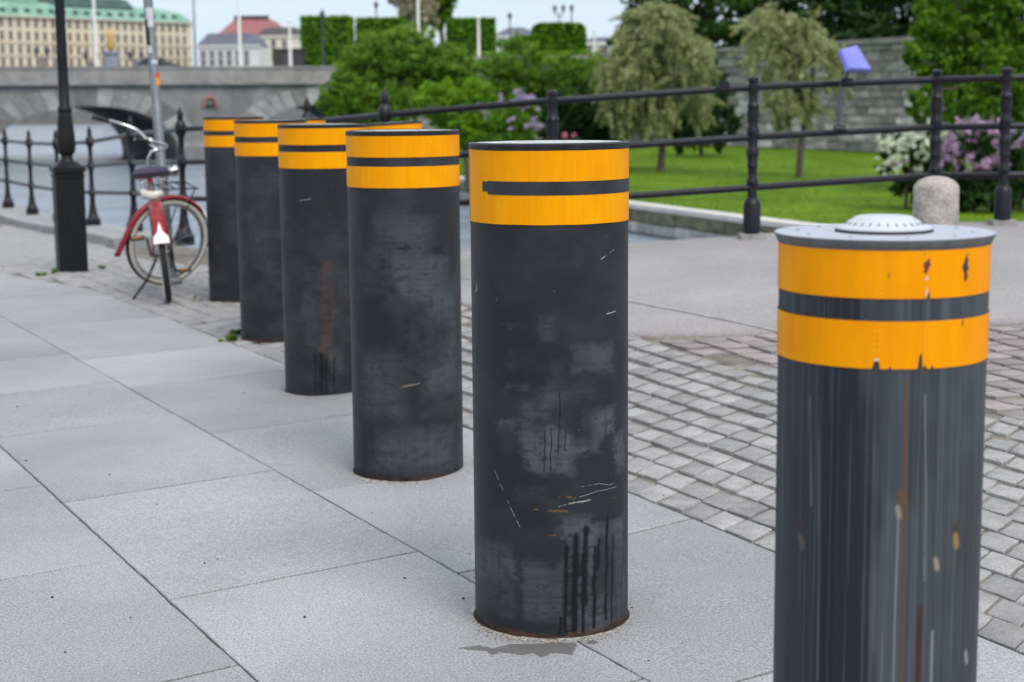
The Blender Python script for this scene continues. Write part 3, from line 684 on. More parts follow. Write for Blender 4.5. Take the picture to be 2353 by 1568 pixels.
for lab, x, yt, Y in (('thick white flagpole in front of the pale blossom tree', 962, -60, 138), ('white flagpole in front of a clipped hedge block', 1100, 44, 140), ('small far white flagpole right of the rounded hedge', 1366, 76, 160)):
    flagpole(lab, x, yt, atY(x, 100, Y), 3.6, .15)
# dark street lamps
def street_lamp(lab, x, ytop, Y, zb, twin=False, r=.09):
    P = atY(x, 100, Y); zt = atY(x, ytop, Y)[2]-zb; root = empty('street_lamp', (P[0], P[1], zb)); tag(root, lab, 'street lamp', 'dark street lamps beyond the water')
    mdark = M_far_iron
    MB().lathe([(r*2.2, 0), (r*2.2, .6), (r*1.2, .9), (r, 1.2), (r*.7, zt-.5)], 10).build('pole', mdark, root, smooth=40)
    for dx in ((-.45, .45) if twin else (0,)):
        if twin: MB().tube([(0, 0, zt-.9), (dx*.6, 0, zt-1.0), (dx, 0, zt-.6)], .05, 6).build('arm', mdark, root)
        MB().lathe([(.08, -.5), (.22, -.05), (.25, .0), (.12, .2), (.03, .35)], 8, (dx, 0, zt-.25 if not twin else zt-.1)).build('lantern', mdark, root)
M_far_iron = mat('grey_iron', (.05, .055, .065), rough=.6)
for lab, x, yt, Y, tw in (('tall dark lamp post at the end of the cream hotel', 448, -40, 150, False), ('slim dark lamp post in front of the square edged hedge', 742, 24, 146, False), ('slim dark lamp post above the second hedge block', 866, 4, 170, False),
      ('thin lamp post beside the small arched hedge', 1172, 30, 176, False), ('twin armed lamp post above the rounded hedge', 1285, 16, 180, True), ('thin lamp post on the right above the rounded hedge', 1314, 12, 178, False)):
    street_lamp(lab, x, yt, Y, 3.4, tw)
for lab, x, yt in (('twin candelabra lamp on the bridge left of the black lamp post', 95, 112), ('candelabra lamp on the bridge left of the flagpole', 208, 122), ('candelabra lamp on the bridge left of the dark car', 311, 122)):
    P = on_bridge(x, 150, 17); street_lamp(lab, x, yt, P[1], DECK, True)
# dark car on the bridge
def car(lab, P, rz, m):
    root = empty('parked_car', (P[0], P[1], DECK), rz); tag(root, lab, 'car')
    prof = [(-2.1, .35), (2.1, .35), (2.15, .75), (1.95, .92), (1.1, 1.02), (.45, 1.55), (-1.2, 1.6), (-1.95, 1.15), (-2.15, .95)]
    k = len(prof); vs = [(x, -.85 if z < 1.1 else -.68, z) for x, z in prof]+[(x, .85 if z < 1.1 else .68, z) for x, z in prof]
    MB().add(vs, [(i, (i+1) % k, k+(i+1) % k, k+i) for i in range(k)]+[tuple(range(k-1, -1, -1)), tuple(range(k, 2*k))]).build('body', m, root)
    root.scale = (.84, .84, .84); root.location.z -= .05
    g = mat('car_glass', (.02, .025, .03), rough=.1)
    for s in (-1, 1):
        MB().add([(.95, s*.80, 1.07), (.42, s*.705, 1.5), (-1.15, s*.705, 1.53), (-1.75, s*.80, 1.1)], [(0, 1, 2, 3)]).build('side_window', g, root)
        for x in (-1.3, 1.35):
            o = MB().lathe([(.05, -.1), (.33, -.1), (.33, .1), (.05, .1)], 16).build('wheel', M_rubber, root); o.location = (x, s*.8, .33); o.rotation_euler = (R(90), 0, 0)
car('dark car crossing the bridge behind the leaning grey pole', on_bridge(362, 150, 10), PH, mat('dark_car_paint', (.02, .022, .028), rough=.3))
# dark kiosk at the end of the bridge
P = atY(660, 120, 143); rt_ = empty('kiosk', (P[0], P[1], DECK)); tag(rt_, 'dark brown boxy kiosk at the bridge end, left of the tall hedge', 'kiosk')
mk = mat('kiosk_panel', (.03, .027, .026), rough=.6, var=.2, scale=2)
MB().box((0, 1.2, .9), (2.5, 2.4, 2.3)).build('body', mk, rt_); MB().box((0, 1.2, 2.11), (2.7, 2.6, .12)).build('roof', mk, rt_); MB().box((0, -.02, 1.0), (.9, .06, 1.4)).build('shutter', mat('kiosk_shutter', (.05, .045, .042)), rt_)
# grey monument with gilt top on the far quay
P = atY(256, 150, 300); rt_ = empty('monument', (P[0], P[1], 0)); tag(rt_, 'grey stone monument with a gilded top in front of the hotel', 'monument')
MB().lathe([(2.2, 0), (2.2, 3), (1.5, 3.4), (1.3, 9.5), (1.6, 9.8), (1.6, 10.2)], 8, a0=.3).build('pedestal', mat('grey_stone', (.22, .23, .26)), rt_, smooth=30)
MB().lathe([(.3, 10.2), (.9, 11), (.6, 12.2), (.9, 13), (.4, 13.8), (.05, 14.4)], 10).build('gilded_top', mat('gilt', (.5, .32, .10), rough=.5), rt_, smooth=60)

# ------------------------------------------------------------------ far quay and buildings
MB().add([(-500, 340, -.2), (300, 340, -.2), (600, 1400, -.2), (-1200, 1400, -.2)], [(0, 1, 2, 3)]).build('far_ground', mat('far_paving', (.24, .23, .22), rough=.95), None)['kind'] = 'structure'
fq = MB().add([(-500, 340, -4), (300, 340, -4), (300, 340, -.15), (-500, 340, -.15)], [(0, 1, 2, 3)]).build('far_quay_wall', mat('far_quay_stone', (.16, .155, .15), rough=.9, var=.3, scale=.3)); tag(fq, 'dark far quay wall seen through the bridge arch', 'wall')
def window_mesh(w, h, mf, mp_):
    f = MB()
    for c, d in (((0, -.06, h/2+.08), (w+.36, .22, .16)), ((0, -.08, -h/2-.08), (w+.44, .3, .16)), ((-w/2-.09, -.05, 0), (.18, .2, h)), ((w/2+.09, -.05, 0), (.18, .2, h)), ((0, -.02, .1*h), (w, .1, .09)), ((0, -.022, 0), (.09, .1, h))): f.box(c, d)
    p = MB().add([(-w/2, -.012, -h/2), (w/2, -.012, -h/2), (w/2, -.012, h/2), (-w/2, -.012, h/2)], [(0, 1, 2, 3)])
    return f.mesh('window', mf), p.mesh('pane', mp_)
M_pane = mat('dark_pane', (.035, .035, .04), rough=.2, var=.4, scale=.4, objrand=.5)
def put_windows(root, meshes, xs, z, y=0.0):
    for x in xs:
        o = link('window', meshes[0], root); o.location = (x, y, z); p = link('pane', meshes[1], o)
A = atY(-60, 238, 430)[:2]; B = atY(446, 236, 490)[:2]; L_ = np.linalg.norm(B-A); rz = math.atan2(*(B-A)[::-1])
hotel = empty('hotel', (A[0], A[1], -.2), rz); tag(hotel, 'long cream hotel with green copper mansard roof and rows of windows', 'building')
M_cr = mat('cream_render', (.60, .53, .40), rough=.9, var=.08, scale=.3); M_crt = mat('cream_trim', (.55, .48, .37), rough=.9, var=.1, scale=.5)
M_cop_ = mat('green_copper', (.17, .34, .25), rough=.7, var=.22, scale=.35, c2=(.25, .42, .33)); M_copd = mat('dark_copper', (.05, .10, .085), rough=.7, var=.3, scale=.6)
MB().box((L_/2, 9, 11.8), (L_, 18, 23.6)).build('wall', M_cr, hotel)
for z in (13.75, 17.1, 6.5): MB().box((L_/2, -.12, z), (L_+.1, .3, .3)).build('string_course', M_crt, hotel)
MB().box((L_/2, -.3, 23.75), (L_+.8, 1.0, .3)).build('cornice', M_crt, hotel)
def mansard(x0, x1, y0, y1, z0, z1, z2, i1, i2):
    v = [(x0, y0, z0), (x1, y0, z0), (x1, y1, z0), (x0, y1, z0), (x0+i1, y0+i1, z1), (x1-i1*2.2, y0+i1, z1), (x1-i1*2.2, y1-i1, z1), (x0+i1, y1-i1, z1), (x0+i2, (y0+y1)/2-1, z2), (x1-i2*1.3, (y0+y1)/2-1, z2), (x1-i2*1.3, (y0+y1)/2+1, z2), (x0+i2, (y0+y1)/2+1, z2)]
    f = []
    for a in (0, 4): f += [(a+i, a+(i+1) % 4, a+4+(i+1) % 4, a+4+i) for i in range(4)]
    return MB().add(v, f+[(8, 9, 10, 11)])
mansard(-.4, L_+.4, -.5, 18.5, 23.9, 26.6, 28.2, 1.6, 6).build('roof', M_cop_, hotel)
wmh = window_mesh(1.2, 2.15, M_crt, M_pane); xs = [1.4+2.72*i for i in range(int((L_-2)/2.72)+1)]
for z in (22.3, 18.9, 15.4, 12.1, 8.6): put_windows(hotel, wmh, xs, z)
dm = MB().box((0, .5, .7), (1.7, 1.6, 1.4)).add([(-.8, -.35, 1.2), (.8, -.35, 1.2), (0, -.35, 1.75), (-.8, 1.4, 1.2), (.8, 1.4, 1.2), (0, 1.4, 1.75)], [(0, 1, 2), (5, 4, 3), (0, 2, 5, 3), (1, 4, 5, 2)]).mesh('dormer', M_copd)
for i in range(18):
    o = link('dormer', dm, hotel); o.location = (2.5+3.9*i, .35, 24.3)
mansard(30, 56, 2, 16, 27.2, 29.6, 31.2, 1.0, 3).build('raised_roof', M_copd, hotel)
MB().box((22, 9, 30.4), (7, 7, 6)).add([(18.3, 5.3, 33.4), (25.7, 5.3, 33.4), (25.7, 12.7, 33.4), (18.3, 12.7, 33.4), (22, 9, 36.5)], [(0, 1, 4), (1, 2, 4), (2, 3, 4), (3, 0, 4)]).build('tower', M_cop_, hotel)
# pale theatre-like block, red roofed block and cream block to the right of the hotel
def block(name, lab, x0, x1, Y, dep, ytop, mw, roof=None, rows=(), wsize=(1.3, 2.2), step=3.0, mtrim=None):
    a, b = atY(x0, 200, Y), atY(x1, 200, Y); w = b[0]-a[0]; zt = atY((x0+x1)/2, ytop, Y)[2]+.2
    root = empty(name, (a[0], a[1], -.2)); tag(root, lab, 'building')
    MB().box((w/2, dep/2, zt/2), (w, dep, zt)).build('wall', mw, root)
    MB().box((w/2, -.1, zt-.25), (w+.5, .8, .5)).build('cornice', mtrim or mw, root)
    wm_ = window_mesh(*wsize, mtrim or mw, M_pane)
    for yy in rows: 
        z = atY((x0+x1)/2, yy, Y)[2]+.2; put_windows(root, wm_, [step*.6+step*i for i in range(int((w-step*.5)/step))], z)
    if roof:
        yr, i1, m, ridge = roof; zr = atY((x0+x1)/2, yr, Y)[2]+.2
        v = [(-.3, -.4, zt), (w+.3, -.4, zt), (w+.3, dep, zt), (-.3, dep, zt), (i1, i1, zr), (w-i1, i1, zr), (w-i1, dep-i1, zr), (i1, dep-i1, zr)]
        MB().add(v, [(0, 1, 5, 4), (1, 2, 6, 5), (2, 3, 7, 6), (3, 0, 4, 7), (4, 5, 6, 7)]).build('roof', m, root)
        if ridge: MB().box((w/2, i1+.2, zr+.5), (w-2*i1+.6, 1.2, 1.1)).build('ridge', ridge, root)
    return root, w, zt
M_slate = mat('slate', (.09, .10, .13), rough=.7, var=.25, scale=.6); M_rr = mat('red_roof', (.26, .10, .10), rough=.8, var=.2, scale=.6); M_dk = mat('dark_roof', (.06, .055, .055), rough=.8, var=.25)
M_wg = mat('white_grey_render', (.55, .55, .53), rough=.9, var=.08, scale=.3); M_cw = mat('cream_white_render', (.60, .56, .47), rough=.9, var=.08, scale=.3)
block('red_roofed_block', 'large block with a dull red roof and dark ridge behind the pale front', 505, 650, 560, 30, 80, M_cw, (42, 5, M_rr, M_dk), (), mtrim=M_dk)
block('pale_front_block', 'pale grey front with slate mansard roof right of the hotel', 458, 598, 470, 18, 104, M_wg, (76, 2.5, M_slate, None), (126, 142), step=2.4)
block('cream_block', 'cream block with dark roof left of the tall hedge', 592, 700, 500, 20, 82, M_cw, (62, 3, M_dk, None), (100, 130), step=3.2)
block('distant_block', 'low distant house with grey roof above the small arched hedge', 1135, 1240, 330, 16, 82, M_wg, (62, 3, M_slate, None), (100,), step=3.0)
block('distant_block', 'low distant house with pale wall right of the rounded hedge', 1330, 1480, 320, 16, 98, M_cw, (84, 3, M_slate, None), (112,), step=3.0)
# ------------------------------------------------------------------ quay railing
def fence_z(P): return float(zf(P[0], P[1]))
prof_l = [(.105, 0), (.105, .085), (.085, .10), (.06, .16), (.045, .24), (.038, .30), (.034, .36), (.05, .385), (.052, .43), (.036, .455), (.03, .60), (.034, .68), (.05, .70), (.052, .755), (.034, .78), (.028, .86), (.032, .95), (.058, .99), (.062, 1.05), (.046, 1.08), (.028, 1.10), (.034, 1.12), (.032, 1.16), (.014, 1.20), (.004, 1.215)]
prof_r = [(.082, 0), (.082, .20), (.07, .23), (.045, .25), (.042, .34), (.056, .35), (.056, .375), (.042, .395), (.042, .46), (.055, .48), (.046, .50), (.058, .56), (.06, .59), (.046, .61), (.046, .68), (.058, .70), (.06, .74), (.046, .76), (.052, .80), (.062, .84), (.052, .89), (.06, .905), (.044, .925), (.044, 1.0), (.052, 1.02), (.052, 1.055), (.04, 1.065), (.052, 1.075), (.052, 1.10), (.03, 1.11)]
fl = empty('quay_railing', (fence_l[4][0], fence_l[4][1], 0)); tag(fl, 'black iron quay railing with pointed finials on its posts along the kerb', 'railing')
fr = empty('ramp_railing', (fence_r[1][0], fence_r[1][1], 0)); tag(fr, 'black iron railing with flat topped turned posts rising to the right', 'railing')
ml = MB().lathe([(r_*.85, z_) for r_, z_ in prof_l], 16).mesh('post', M_iron, smooth=35)
mr_ = MB().lathe([(r_*.72, z_*.945) for r_, z_ in prof_r], 18).mesh('post', M_iron, smooth=35)
mpl = MB().box((0, 0, .02), (.17, .17, .045)).mesh('plinth', mat('plinth_stone', (.26, .25, .235), rough=.9, var=.3, scale=12))
def pz(P, left): return (kerb_height(*P) if left and P[1] > 13.6 else fence_z(P))
tops = []
def place(p, root, me, left):
    o = link('post', me, root); z = pz(p, left); o.location = Vector((p[0], p[1], z+(0 if left else .04)))-Vector(root.location); return z
for p in fence_l: place(p, fl, ml, True)
for p in fence_r:
    z = place(p, fr, mr_, False); o = link('plinth', mpl, fr); o.location = Vector((p[0], p[1], z-.01))-Vector(fr.location)
def rails(pts, root, left, hs, r=.0235):
    for p, q in zip(pts[:-1], pts[1:]):
        zp, zq = pz(p, left), pz(q, left) if (left and q[1] > 13.6) else fence_z(q)
        for h in hs: MB().tube([Vector((p[0], p[1], zp+h))-Vector(root.location), Vector((q[0], q[1], zq+h))-Vector(root.location)], r, 10).build('rail', M_iron, root, smooth=50)
rails(fence_l, fl, True, (.41, .73, 1.02)); rails([fence_l[-1], fence_r[0]], fl, True, (.36, .695, 1.02))
rails(fence_r, fr, False, (.345, .685, 1.018))
MB().box(Vector(atY(1662, 198, 11.29))-Vector(fr.location), (.075, .06, .055)).build('clamp', M_iron, fr)
# blue information panel clipped to the railing
P = atY(1936, 240, 11.55); sg = empty('information_panel', tuple(P)); tag(sg, 'tilted blue violet panel on a thin grey stem fixed to the railing', 'sign')
M_blue = mat('blue_panel', (.155, .17, .56), rough=.4, var=.22, scale=9)
def L_(x, y, Y=11.45): return Vector(atY(x, y, Y))-Vector(P)
M_gstem = mat('grey_stem', (.075, .075, .078), rough=.5)
mb = MB(); mb.tube([L_(1926, 302), L_(1930, 240), L_(1935, 196), L_(1948, 166)], [.017, .017, .016, .014], 10).build('stem', M_gstem, sg, smooth=50)
a, b, c_, d_ = L_(1929, 117, 11.40), L_(1965, 107, 11.56), L_(1999, 164, 11.44), L_(1946, 162, 11.30)
nrm = (b-a).cross(d_-a).normalized()
def rr(pp, k, off): 
    ce = sum(pp, Vector())/4; return [ce+(p-ce)*k+nrm*off for p in pp]
Q0 = [a, b, c_, d_]; pts = rr(Q0, .93, .022)+rr(Q0, 1.0, .012)+rr(Q0, 1.0, -.012)+rr(Q0, .93, -.022)
MB().add(pts, [(0, 1, 2, 3), (15, 14, 13, 12)]+[(4*i+j, 4*i+(j+1) % 4, 4*i+4+(j+1) % 4, 4*i+4+j) for i in range(3) for j in range(4)]).build('panel', M_blue, sg)
for x, y in ((1946, 190), (1930, 298)): MB().tube([L_(x-14, y), L_(x+12, y)], .032, 10).build('clamp', M_iron, sg, smooth=40)
# granite stone bollard
P = gnd(2148, 556); P = atY(2148, 556, 10.3); z = fence_z(P)
sb = MB().lathe([(.142, -.03), (.140, .15), (.138, .365), (.132, .382), (.11, .408), (.065, .43), (.02, .437)], 28).build('stone_bollard', mat('rough_granite', (.33, .30, .27), rough=.9, var=.3, scale=9, fine=.35, fscale=70, bump=.8, bscale=50), None, smooth=60)
sb.location = (P[0], P[1], z); tag(sb, 'short round topped granite bollard standing on the asphalt by the railing', 'bollard')

# ------------------------------------------------------------------ lamp post near the kerb and leaning grey pole
P = gnd(166, 622); lp = empty('lamp_post', tuple(P), R(22)); tag(lp, 'black cast iron lamp post with a square pedestal on the cobbles', 'lamp post')
MB().box((0, 0, .40), (.225, .225, .80)).build('pedestal', M_black, lp)
MB().box((0, 0, .765), (.242, .242, .018)).build('moulding', M_black, lp)
mb = MB(); s = .128
mb.add([(-s, -s, .80), (s, -s, .80), (s, s, .80), (-s, s, .80), (-s, -s, .83), (s, -s, .83), (s, s, .83), (-s, s, .83), (-.07, -.07, .875), (.07, -.07, .875), (.07, .07, .875), (-.07, .07, .875)],
       [(3, 2, 1, 0), (8, 9, 10, 11)]+[(a+i, a+(i+1) % 4, a+4+(i+1) % 4, a+4+i) for a in (0, 4) for i in range(4)]).build('cap', M_black, lp)
MB().lathe([(.068, .87), (.048, .90), (.044, .925), (.066, .95), (.075, .99), (.071, 1.08), (.060, 1.20), (.052, 1.27), (.058, 1.28), (.058, 1.30), (.044, 1.32), (.042, 1.6), (.037, 2.4), (.030, 3.6)], 20).build('shaft', M_black, lp, smooth=35)
MB().lathe([(.05, 3.6), (.11, 3.66), (.17, 4.05), (.19, 4.08), (.12, 4.2), (.03, 4.3), (.01, 4.4)], 8).build('lantern', M_black, lp)
Y = 12.35; P = np.array(atY(392, 628, Y)); P[2] = float(zf(P[0], P[1])); T_ = atY(327, -160, Y)
gp_ = empty('leaning_pole', tuple(P)); tag(gp_, 'leaning grey steel pole standing behind the bicycle', 'pole')
tv = Vector(T_)-Vector(P)
MB().tube([Vector((0, 0, -.1)), tv*.28, tv*.284, tv], [.042, .041, .036, .034], 16).build('shaft', M_steel, gp_, smooth=40)
def on_pole(f, ang, r, h, w, m, nm):
    c = tv*f; ax = tv.normalized(); e1 = ax.orthogonal().normalized(); e2 = ax.cross(e1); vs = []
    base = math.atan2(Vector((-P[0], -P[1], 0)).normalized().dot(e2), Vector((-P[0], -P[1], 0)).normalized().dot(e1))
    k = 6
    for j in (0, 1):
        for i in range(k+1):
            t = base+ang+w*(i/k-.5); vs.append(c+ax*(h*(j-.5))+(e1*math.cos(t)+e2*math.sin(t))*r)
    MB().add(vs, [(i, i+1, k+2+i, k+1+i) for i in range(k)]).build(nm, m, gp_, smooth=60)
M_lab = mat('pale_sticker', (.50, .50, .52), rough=.6, var=.25, scale=30)
fr_ = lambda y: (628-y)/(628+160)
on_pole(fr_(30), .1, .0365, .14, 1.5, M_lab, 'sticker'); on_pole(fr_(128), .5, .0365, .03, 1.6, M_lab, 'sticker'); on_pole(fr_(100), -.5, .0365, .05, .9, M_lab, 'sticker')
on_pole(fr_(62), -.9, .0365, .18, 1.2, M_rubber, 'tape')
on_pole(fr_(166), .75, .040, .09, 1.1, mat('orange_sticker', (.75, .26, .02), rough=.5), 'orange_sticker'); on_pole(fr_(158), .75, .0405, .03, 1.0, mat('red_sticker', (.6, .06, .03), rough=.5), 'red_sticker')
MB().lathe([(.085, 0), (.085, .03), (.06, .05), (.05, .12)], 16).build('base', M_steel, gp_, smooth=40)

# ------------------------------------------------------------------ bollards
def smooth_noise(h, w, ny, nx, seed, octv=4, wrap=True):
    r = np.random.RandomState(seed); acc = np.zeros((h, w), np.float32); amp = 1; tot = 0
    for o in range(octv):
        gy, gx = min(int(ny*2**o), h), min(int(nx*2**o), w); g = r.rand(gy+2, gx+1).astype(np.float32); g[:, -1] = g[:, 0]
        yy = np.linspace(0, gy, h, endpoint=False); xx = np.linspace(0, gx, w, endpoint=False)
        y0 = yy.astype(int); x0 = xx.astype(int); fy = (yy-y0)[:, None]; fx = (xx-x0)[None]; fy = fy*fy*(3-2*fy); fx = fx*fx*(3-2*fx)
        a = g[y0][:, x0]; b = g[y0][:, np.minimum(x0+1, gx)]; c = g[y0+1][:, x0]; d = g[y0+1][:, np.minimum(x0+1, gx)]
        acc += amp*((a*(1-fx)+b*fx)*(1-fy)+(c*(1-fx)+d*fx)*fy); tot += amp; amp *= .55
    return acc/tot
def make_img(name, rgb, alpha=None):
    h, w, _ = rgb.shape; im = bpy.data.images.new(name, w, h, alpha=True, float_buffer=False); im.colorspace_settings.name = 'sRGB'
    lin = np.clip(rgb, 0, 1); s = np.where(lin <= .0031308, lin*12.92, 1.055*lin**(1/2.4)-.055)
    a = np.ones((h, w, 1), np.float32) if alpha is None else alpha[..., None]
    buf = np.concatenate([s, a], 2).astype(np.float32); im.alpha_mode = 'CHANNEL_PACKED'; im.pixels.foreach_set(buf.ravel()); im.update(); im.pack(); return im
IW, IH = 1024, 1536
uu = (np.arange(IW)+.5)/IW; vv_ = (np.arange(IH)+.5)/IH; UU, VV2 = np.meshgrid(uu, vv_)
class Paint:
    """paint, scuffs and rust of one bollard laid out over its unrolled shell; marks are given where the photo shows them"""
    def __init__(s, seed, xc, rad, ytop, ybot, curv, lean, streak=False):
        s.seed = seed; s.xc, s.rad, s.ytop, s.ybot, s.curv, s.lean = xc, rad, ytop, ybot, curv, lean
        sc = (16, 5) if not streak else (3, 60)
        n1 = smooth_noise(IH, IW, 7, 9, seed, 5); n2 = smooth_noise(IH, IW, *((90, 60) if not streak else (4, 260)), seed+1, 3); n3 = smooth_noise(IH, IW, *((14, 10) if not streak else (2, 70)), seed+2, 4)
        s.n1, s.n2, s.n3 = n1, n2, n3; s.nh = smooth_noise(IH, IW, 170, 7, seed+5, 3); s.nv = smooth_noise(IH, IW, 6, 120, seed+6, 3)
        base = np.array([.0165, .018, .021]); s.rgb = np.ones((IH, IW, 3), np.float32)*base
        s.rgb *= (.75+.5*n1)[..., None]; s.rough = np.full((IH, IW), .42, np.float32)+.12*n1
    def uv(s, x, y):
        t = np.clip((np.asarray(x, float)-(s.xc+s.lean*(np.asarray(y, float)-s.ytop)/(s.ybot-s.ytop)))/s.rad, -.995, .995); th = np.arcsin(t); f = (np.asarray(y, float)-s.ytop)/(s.ybot-s.ytop)
        y0 = np.asarray(y, float)+(s.curv[0]+(s.curv[1]-s.curv[0])*f)*(1-np.cos(th)); return .5+th/(2*math.pi), (s.ybot-y0)/(s.ybot-s.ytop)
    def blend(s, m, c, rough=None):
        m = np.clip(m, 0, 1)[..., None]; s.rgb = s.rgb*(1-m)+np.array(c, np.float32)*m
        if rough is not None: s.rough = s.rough*(1-m[..., 0])+rough*m[..., 0]
    def patch(s, x0, y0, x1, y1, k=.8, soft=.010, c=(.080, .086, .096)):
        u0, va = s.uv(x0, y0); u1, vb = s.uv(x1, y1); du = (s.n3-.5)*.05+(s.n2-.5)*.03; dv = (s.n3[::-1]-.5)*.04+(s.n2-.5)*.02; soft = soft*1.8
        m = np.minimum.reduce([(UU+du-u0)/soft, (u1-UU-du)/soft, (VV2+dv-vb)/soft, (va-VV2-dv)/soft]); m = np.clip(m, 0, 1)
        tex = (.74+.26*np.clip((s.nh-.33)*4, 0, 1))*(.8+.2*np.clip((s.nv-.36)*6, 0, 1))*np.clip((s.n1-.22)*3.2, .15, 1)*np.clip((s.n2-.22)*5, .55, 1); s.blend(m*tex*k, c, .6)
    def line(s, pts, w, c, k=1.0, broken=.0, rough=.6):
        P = [s.uv(x, y) for x, y in pts]; asp = IH/IW*1.0; D = np.full((IH, IW), 9.0, np.float32)
        ca = 1.26; ch = 1.24                                     # metres round and up
        for (ua, va), (ub, vb) in zip(P[:-1], P[1:]):
            ax, ay, bx, by = ua*ca, va*ch, ub*ca, vb*ch
            r0, r1 = max(int((min(va, vb)-.03)*IH), 0), min(int((max(va, vb)+.03)*IH)+1, IH); c0, c1 = max(int((min(ua, ub)-.03)*IW), 0), min(int((max(ua, ub)+.03)*IW)+1, IW)
            if r1 <= r0 or c1 <= c0: continue
            X = UU[r0:r1, c0:c1]*ca; Y = VV2[r0:r1, c0:c1]*ch; dx, dy = bx-ax, by-ay; l2 = dx*dx+dy*dy+1e-12
            t = np.clip(((X-ax)*dx+(Y-ay)*dy)/l2, 0, 1); d = np.hypot(X-ax-t*dx, Y-ay-t*dy); D[r0:r1, c0:c1] = np.minimum(D[r0:r1, c0:c1], d)
        m = np.clip(1.3-D/w*(.6+.8*s.n2), 0, 1)
        if broken: m *= np.clip((s.n2-broken)*8, 0, 1)
        s.blend(m*k, c, rough)
    def drip(s, x, y0, y1, w, c=(.006, .0068, .008), k=1.0):
        n = 8; pts = [(x+rnd.uniform(-1.5, 1.5)-(i/n)*2, y0+(y1-y0)*i/n) for i in range(n+1)]; s.line(pts, w, c, k, 0, .3)
    def specks(s, n, c, rad=.0022, y0=0, y1=1, u0=.25, u1=.75):
        for _ in range(n):
            u, v = rnd.uniform(u0, u1), rnd.uniform(y0, y1); r = rad*rnd.uniform(.4, 1.5); cy, cx = int(v*IH), int(u*IW); q = int(r*3*IW)+2
            a, b, d, e = max(cy-q, 0), min(cy+q, IH), max(cx-q, 0), min(cx+q, IW)
            if b <= a or e <= d: continue
            m = np.zeros((IH, IW), np.float32); 
            sub = np.clip(1.4-np.hypot((UU[a:b, d:e]-u)*1.26, (VV2[a:b, d:e]-v)*1.24)/(r*1.26), 0, 1)[..., None]*.8
            s.rgb[a:b, d:e] = s.rgb[a:b, d:e]*(1-sub)+np.array(c)*sub
    def scuffs(s, k=.5):
        m = np.clip((s.n3-.46)*3.5, 0, 1)*(.78+.22*np.clip((s.nh-.3)*3, 0, 1))*(.6+.4*np.clip((s.n2-.3)*3, 0, 1)); s.blend(m*k, (.047, .051, .058), .58)
    def rust_foot(s, h=.03, k=.9):
        m = np.clip(1-(VV2-.0)/(h*(.3+1.2*s.n3)), 0, 1)*np.clip((s.n2-.3)*4, 0, 1); s.blend(m*k, (.13, .055, .022), .9)
        m = np.clip(1-VV2/(h*1.6*(.3+1.2*s.n1)), 0, 1)*np.clip((s.n3-.45)*8, 0, 1); s.blend(m*.7, (.010, .010, .010), .9)
    def material(s, name): 
        return img_mat(name, make_img(name, s.rgb, np.clip(s.rough, 0, 1)), spec=.22, rough_from=(0.0, 1.0))
def shell(r, z0, z1, n=96, rows=1, a0=None, a1=None):
    """part of a cylinder with u=.5 facing the viewer's side; returns mesh data with uv"""
    vs, uv = [], []
    full = a0 is None; A = np.linspace(0, 1, n+1) if full else np.linspace(a0, a1, n+1)
    for j in range(rows+1):
        for u in A:
            th = 2*math.pi*(u-.5)-math.pi/2; vs.append((r*math.cos(th), r*math.sin(th), z0+(z1-z0)*j/rows)); uv.append((u, j/rows))
    fs = [(j*(n+1)+i, j*(n+1)+i+1, (j+1)*(n+1)+i+1, (j+1)*(n+1)+i) for j in range(rows) for i in range(n)]
    return vs, fs, uv
def shell_obj(name, r, z0, z1, m, parent, n=96, a0=None, a1=None, rows=1, vfun=None, th=0.0):
    vs, fs, uv = shell(r, z0, z1, n, rows, a0, a1)
    if vfun: vs = [vfun(v, t) for v, t in zip(vs, uv)]
    k = len(vs)
    me = MB().add(vs, fs).mesh(name, m, None); me.polygons.foreach_set('use_smooth', [True]*len(me.polygons))
    ul = me.uv_layers.new(name='UVMap'); li = np.zeros(len(me.loops), np.int32); me.loops.foreach_get('vertex_index', li); ul.data.foreach_set('uv', np.array(uv, np.float32)[li].ravel())
    o = link(name, me, parent)
    if th: md = o.modifiers.new('thickness', 'SOLIDIFY'); md.thickness = th; md.offset = -1
    return o
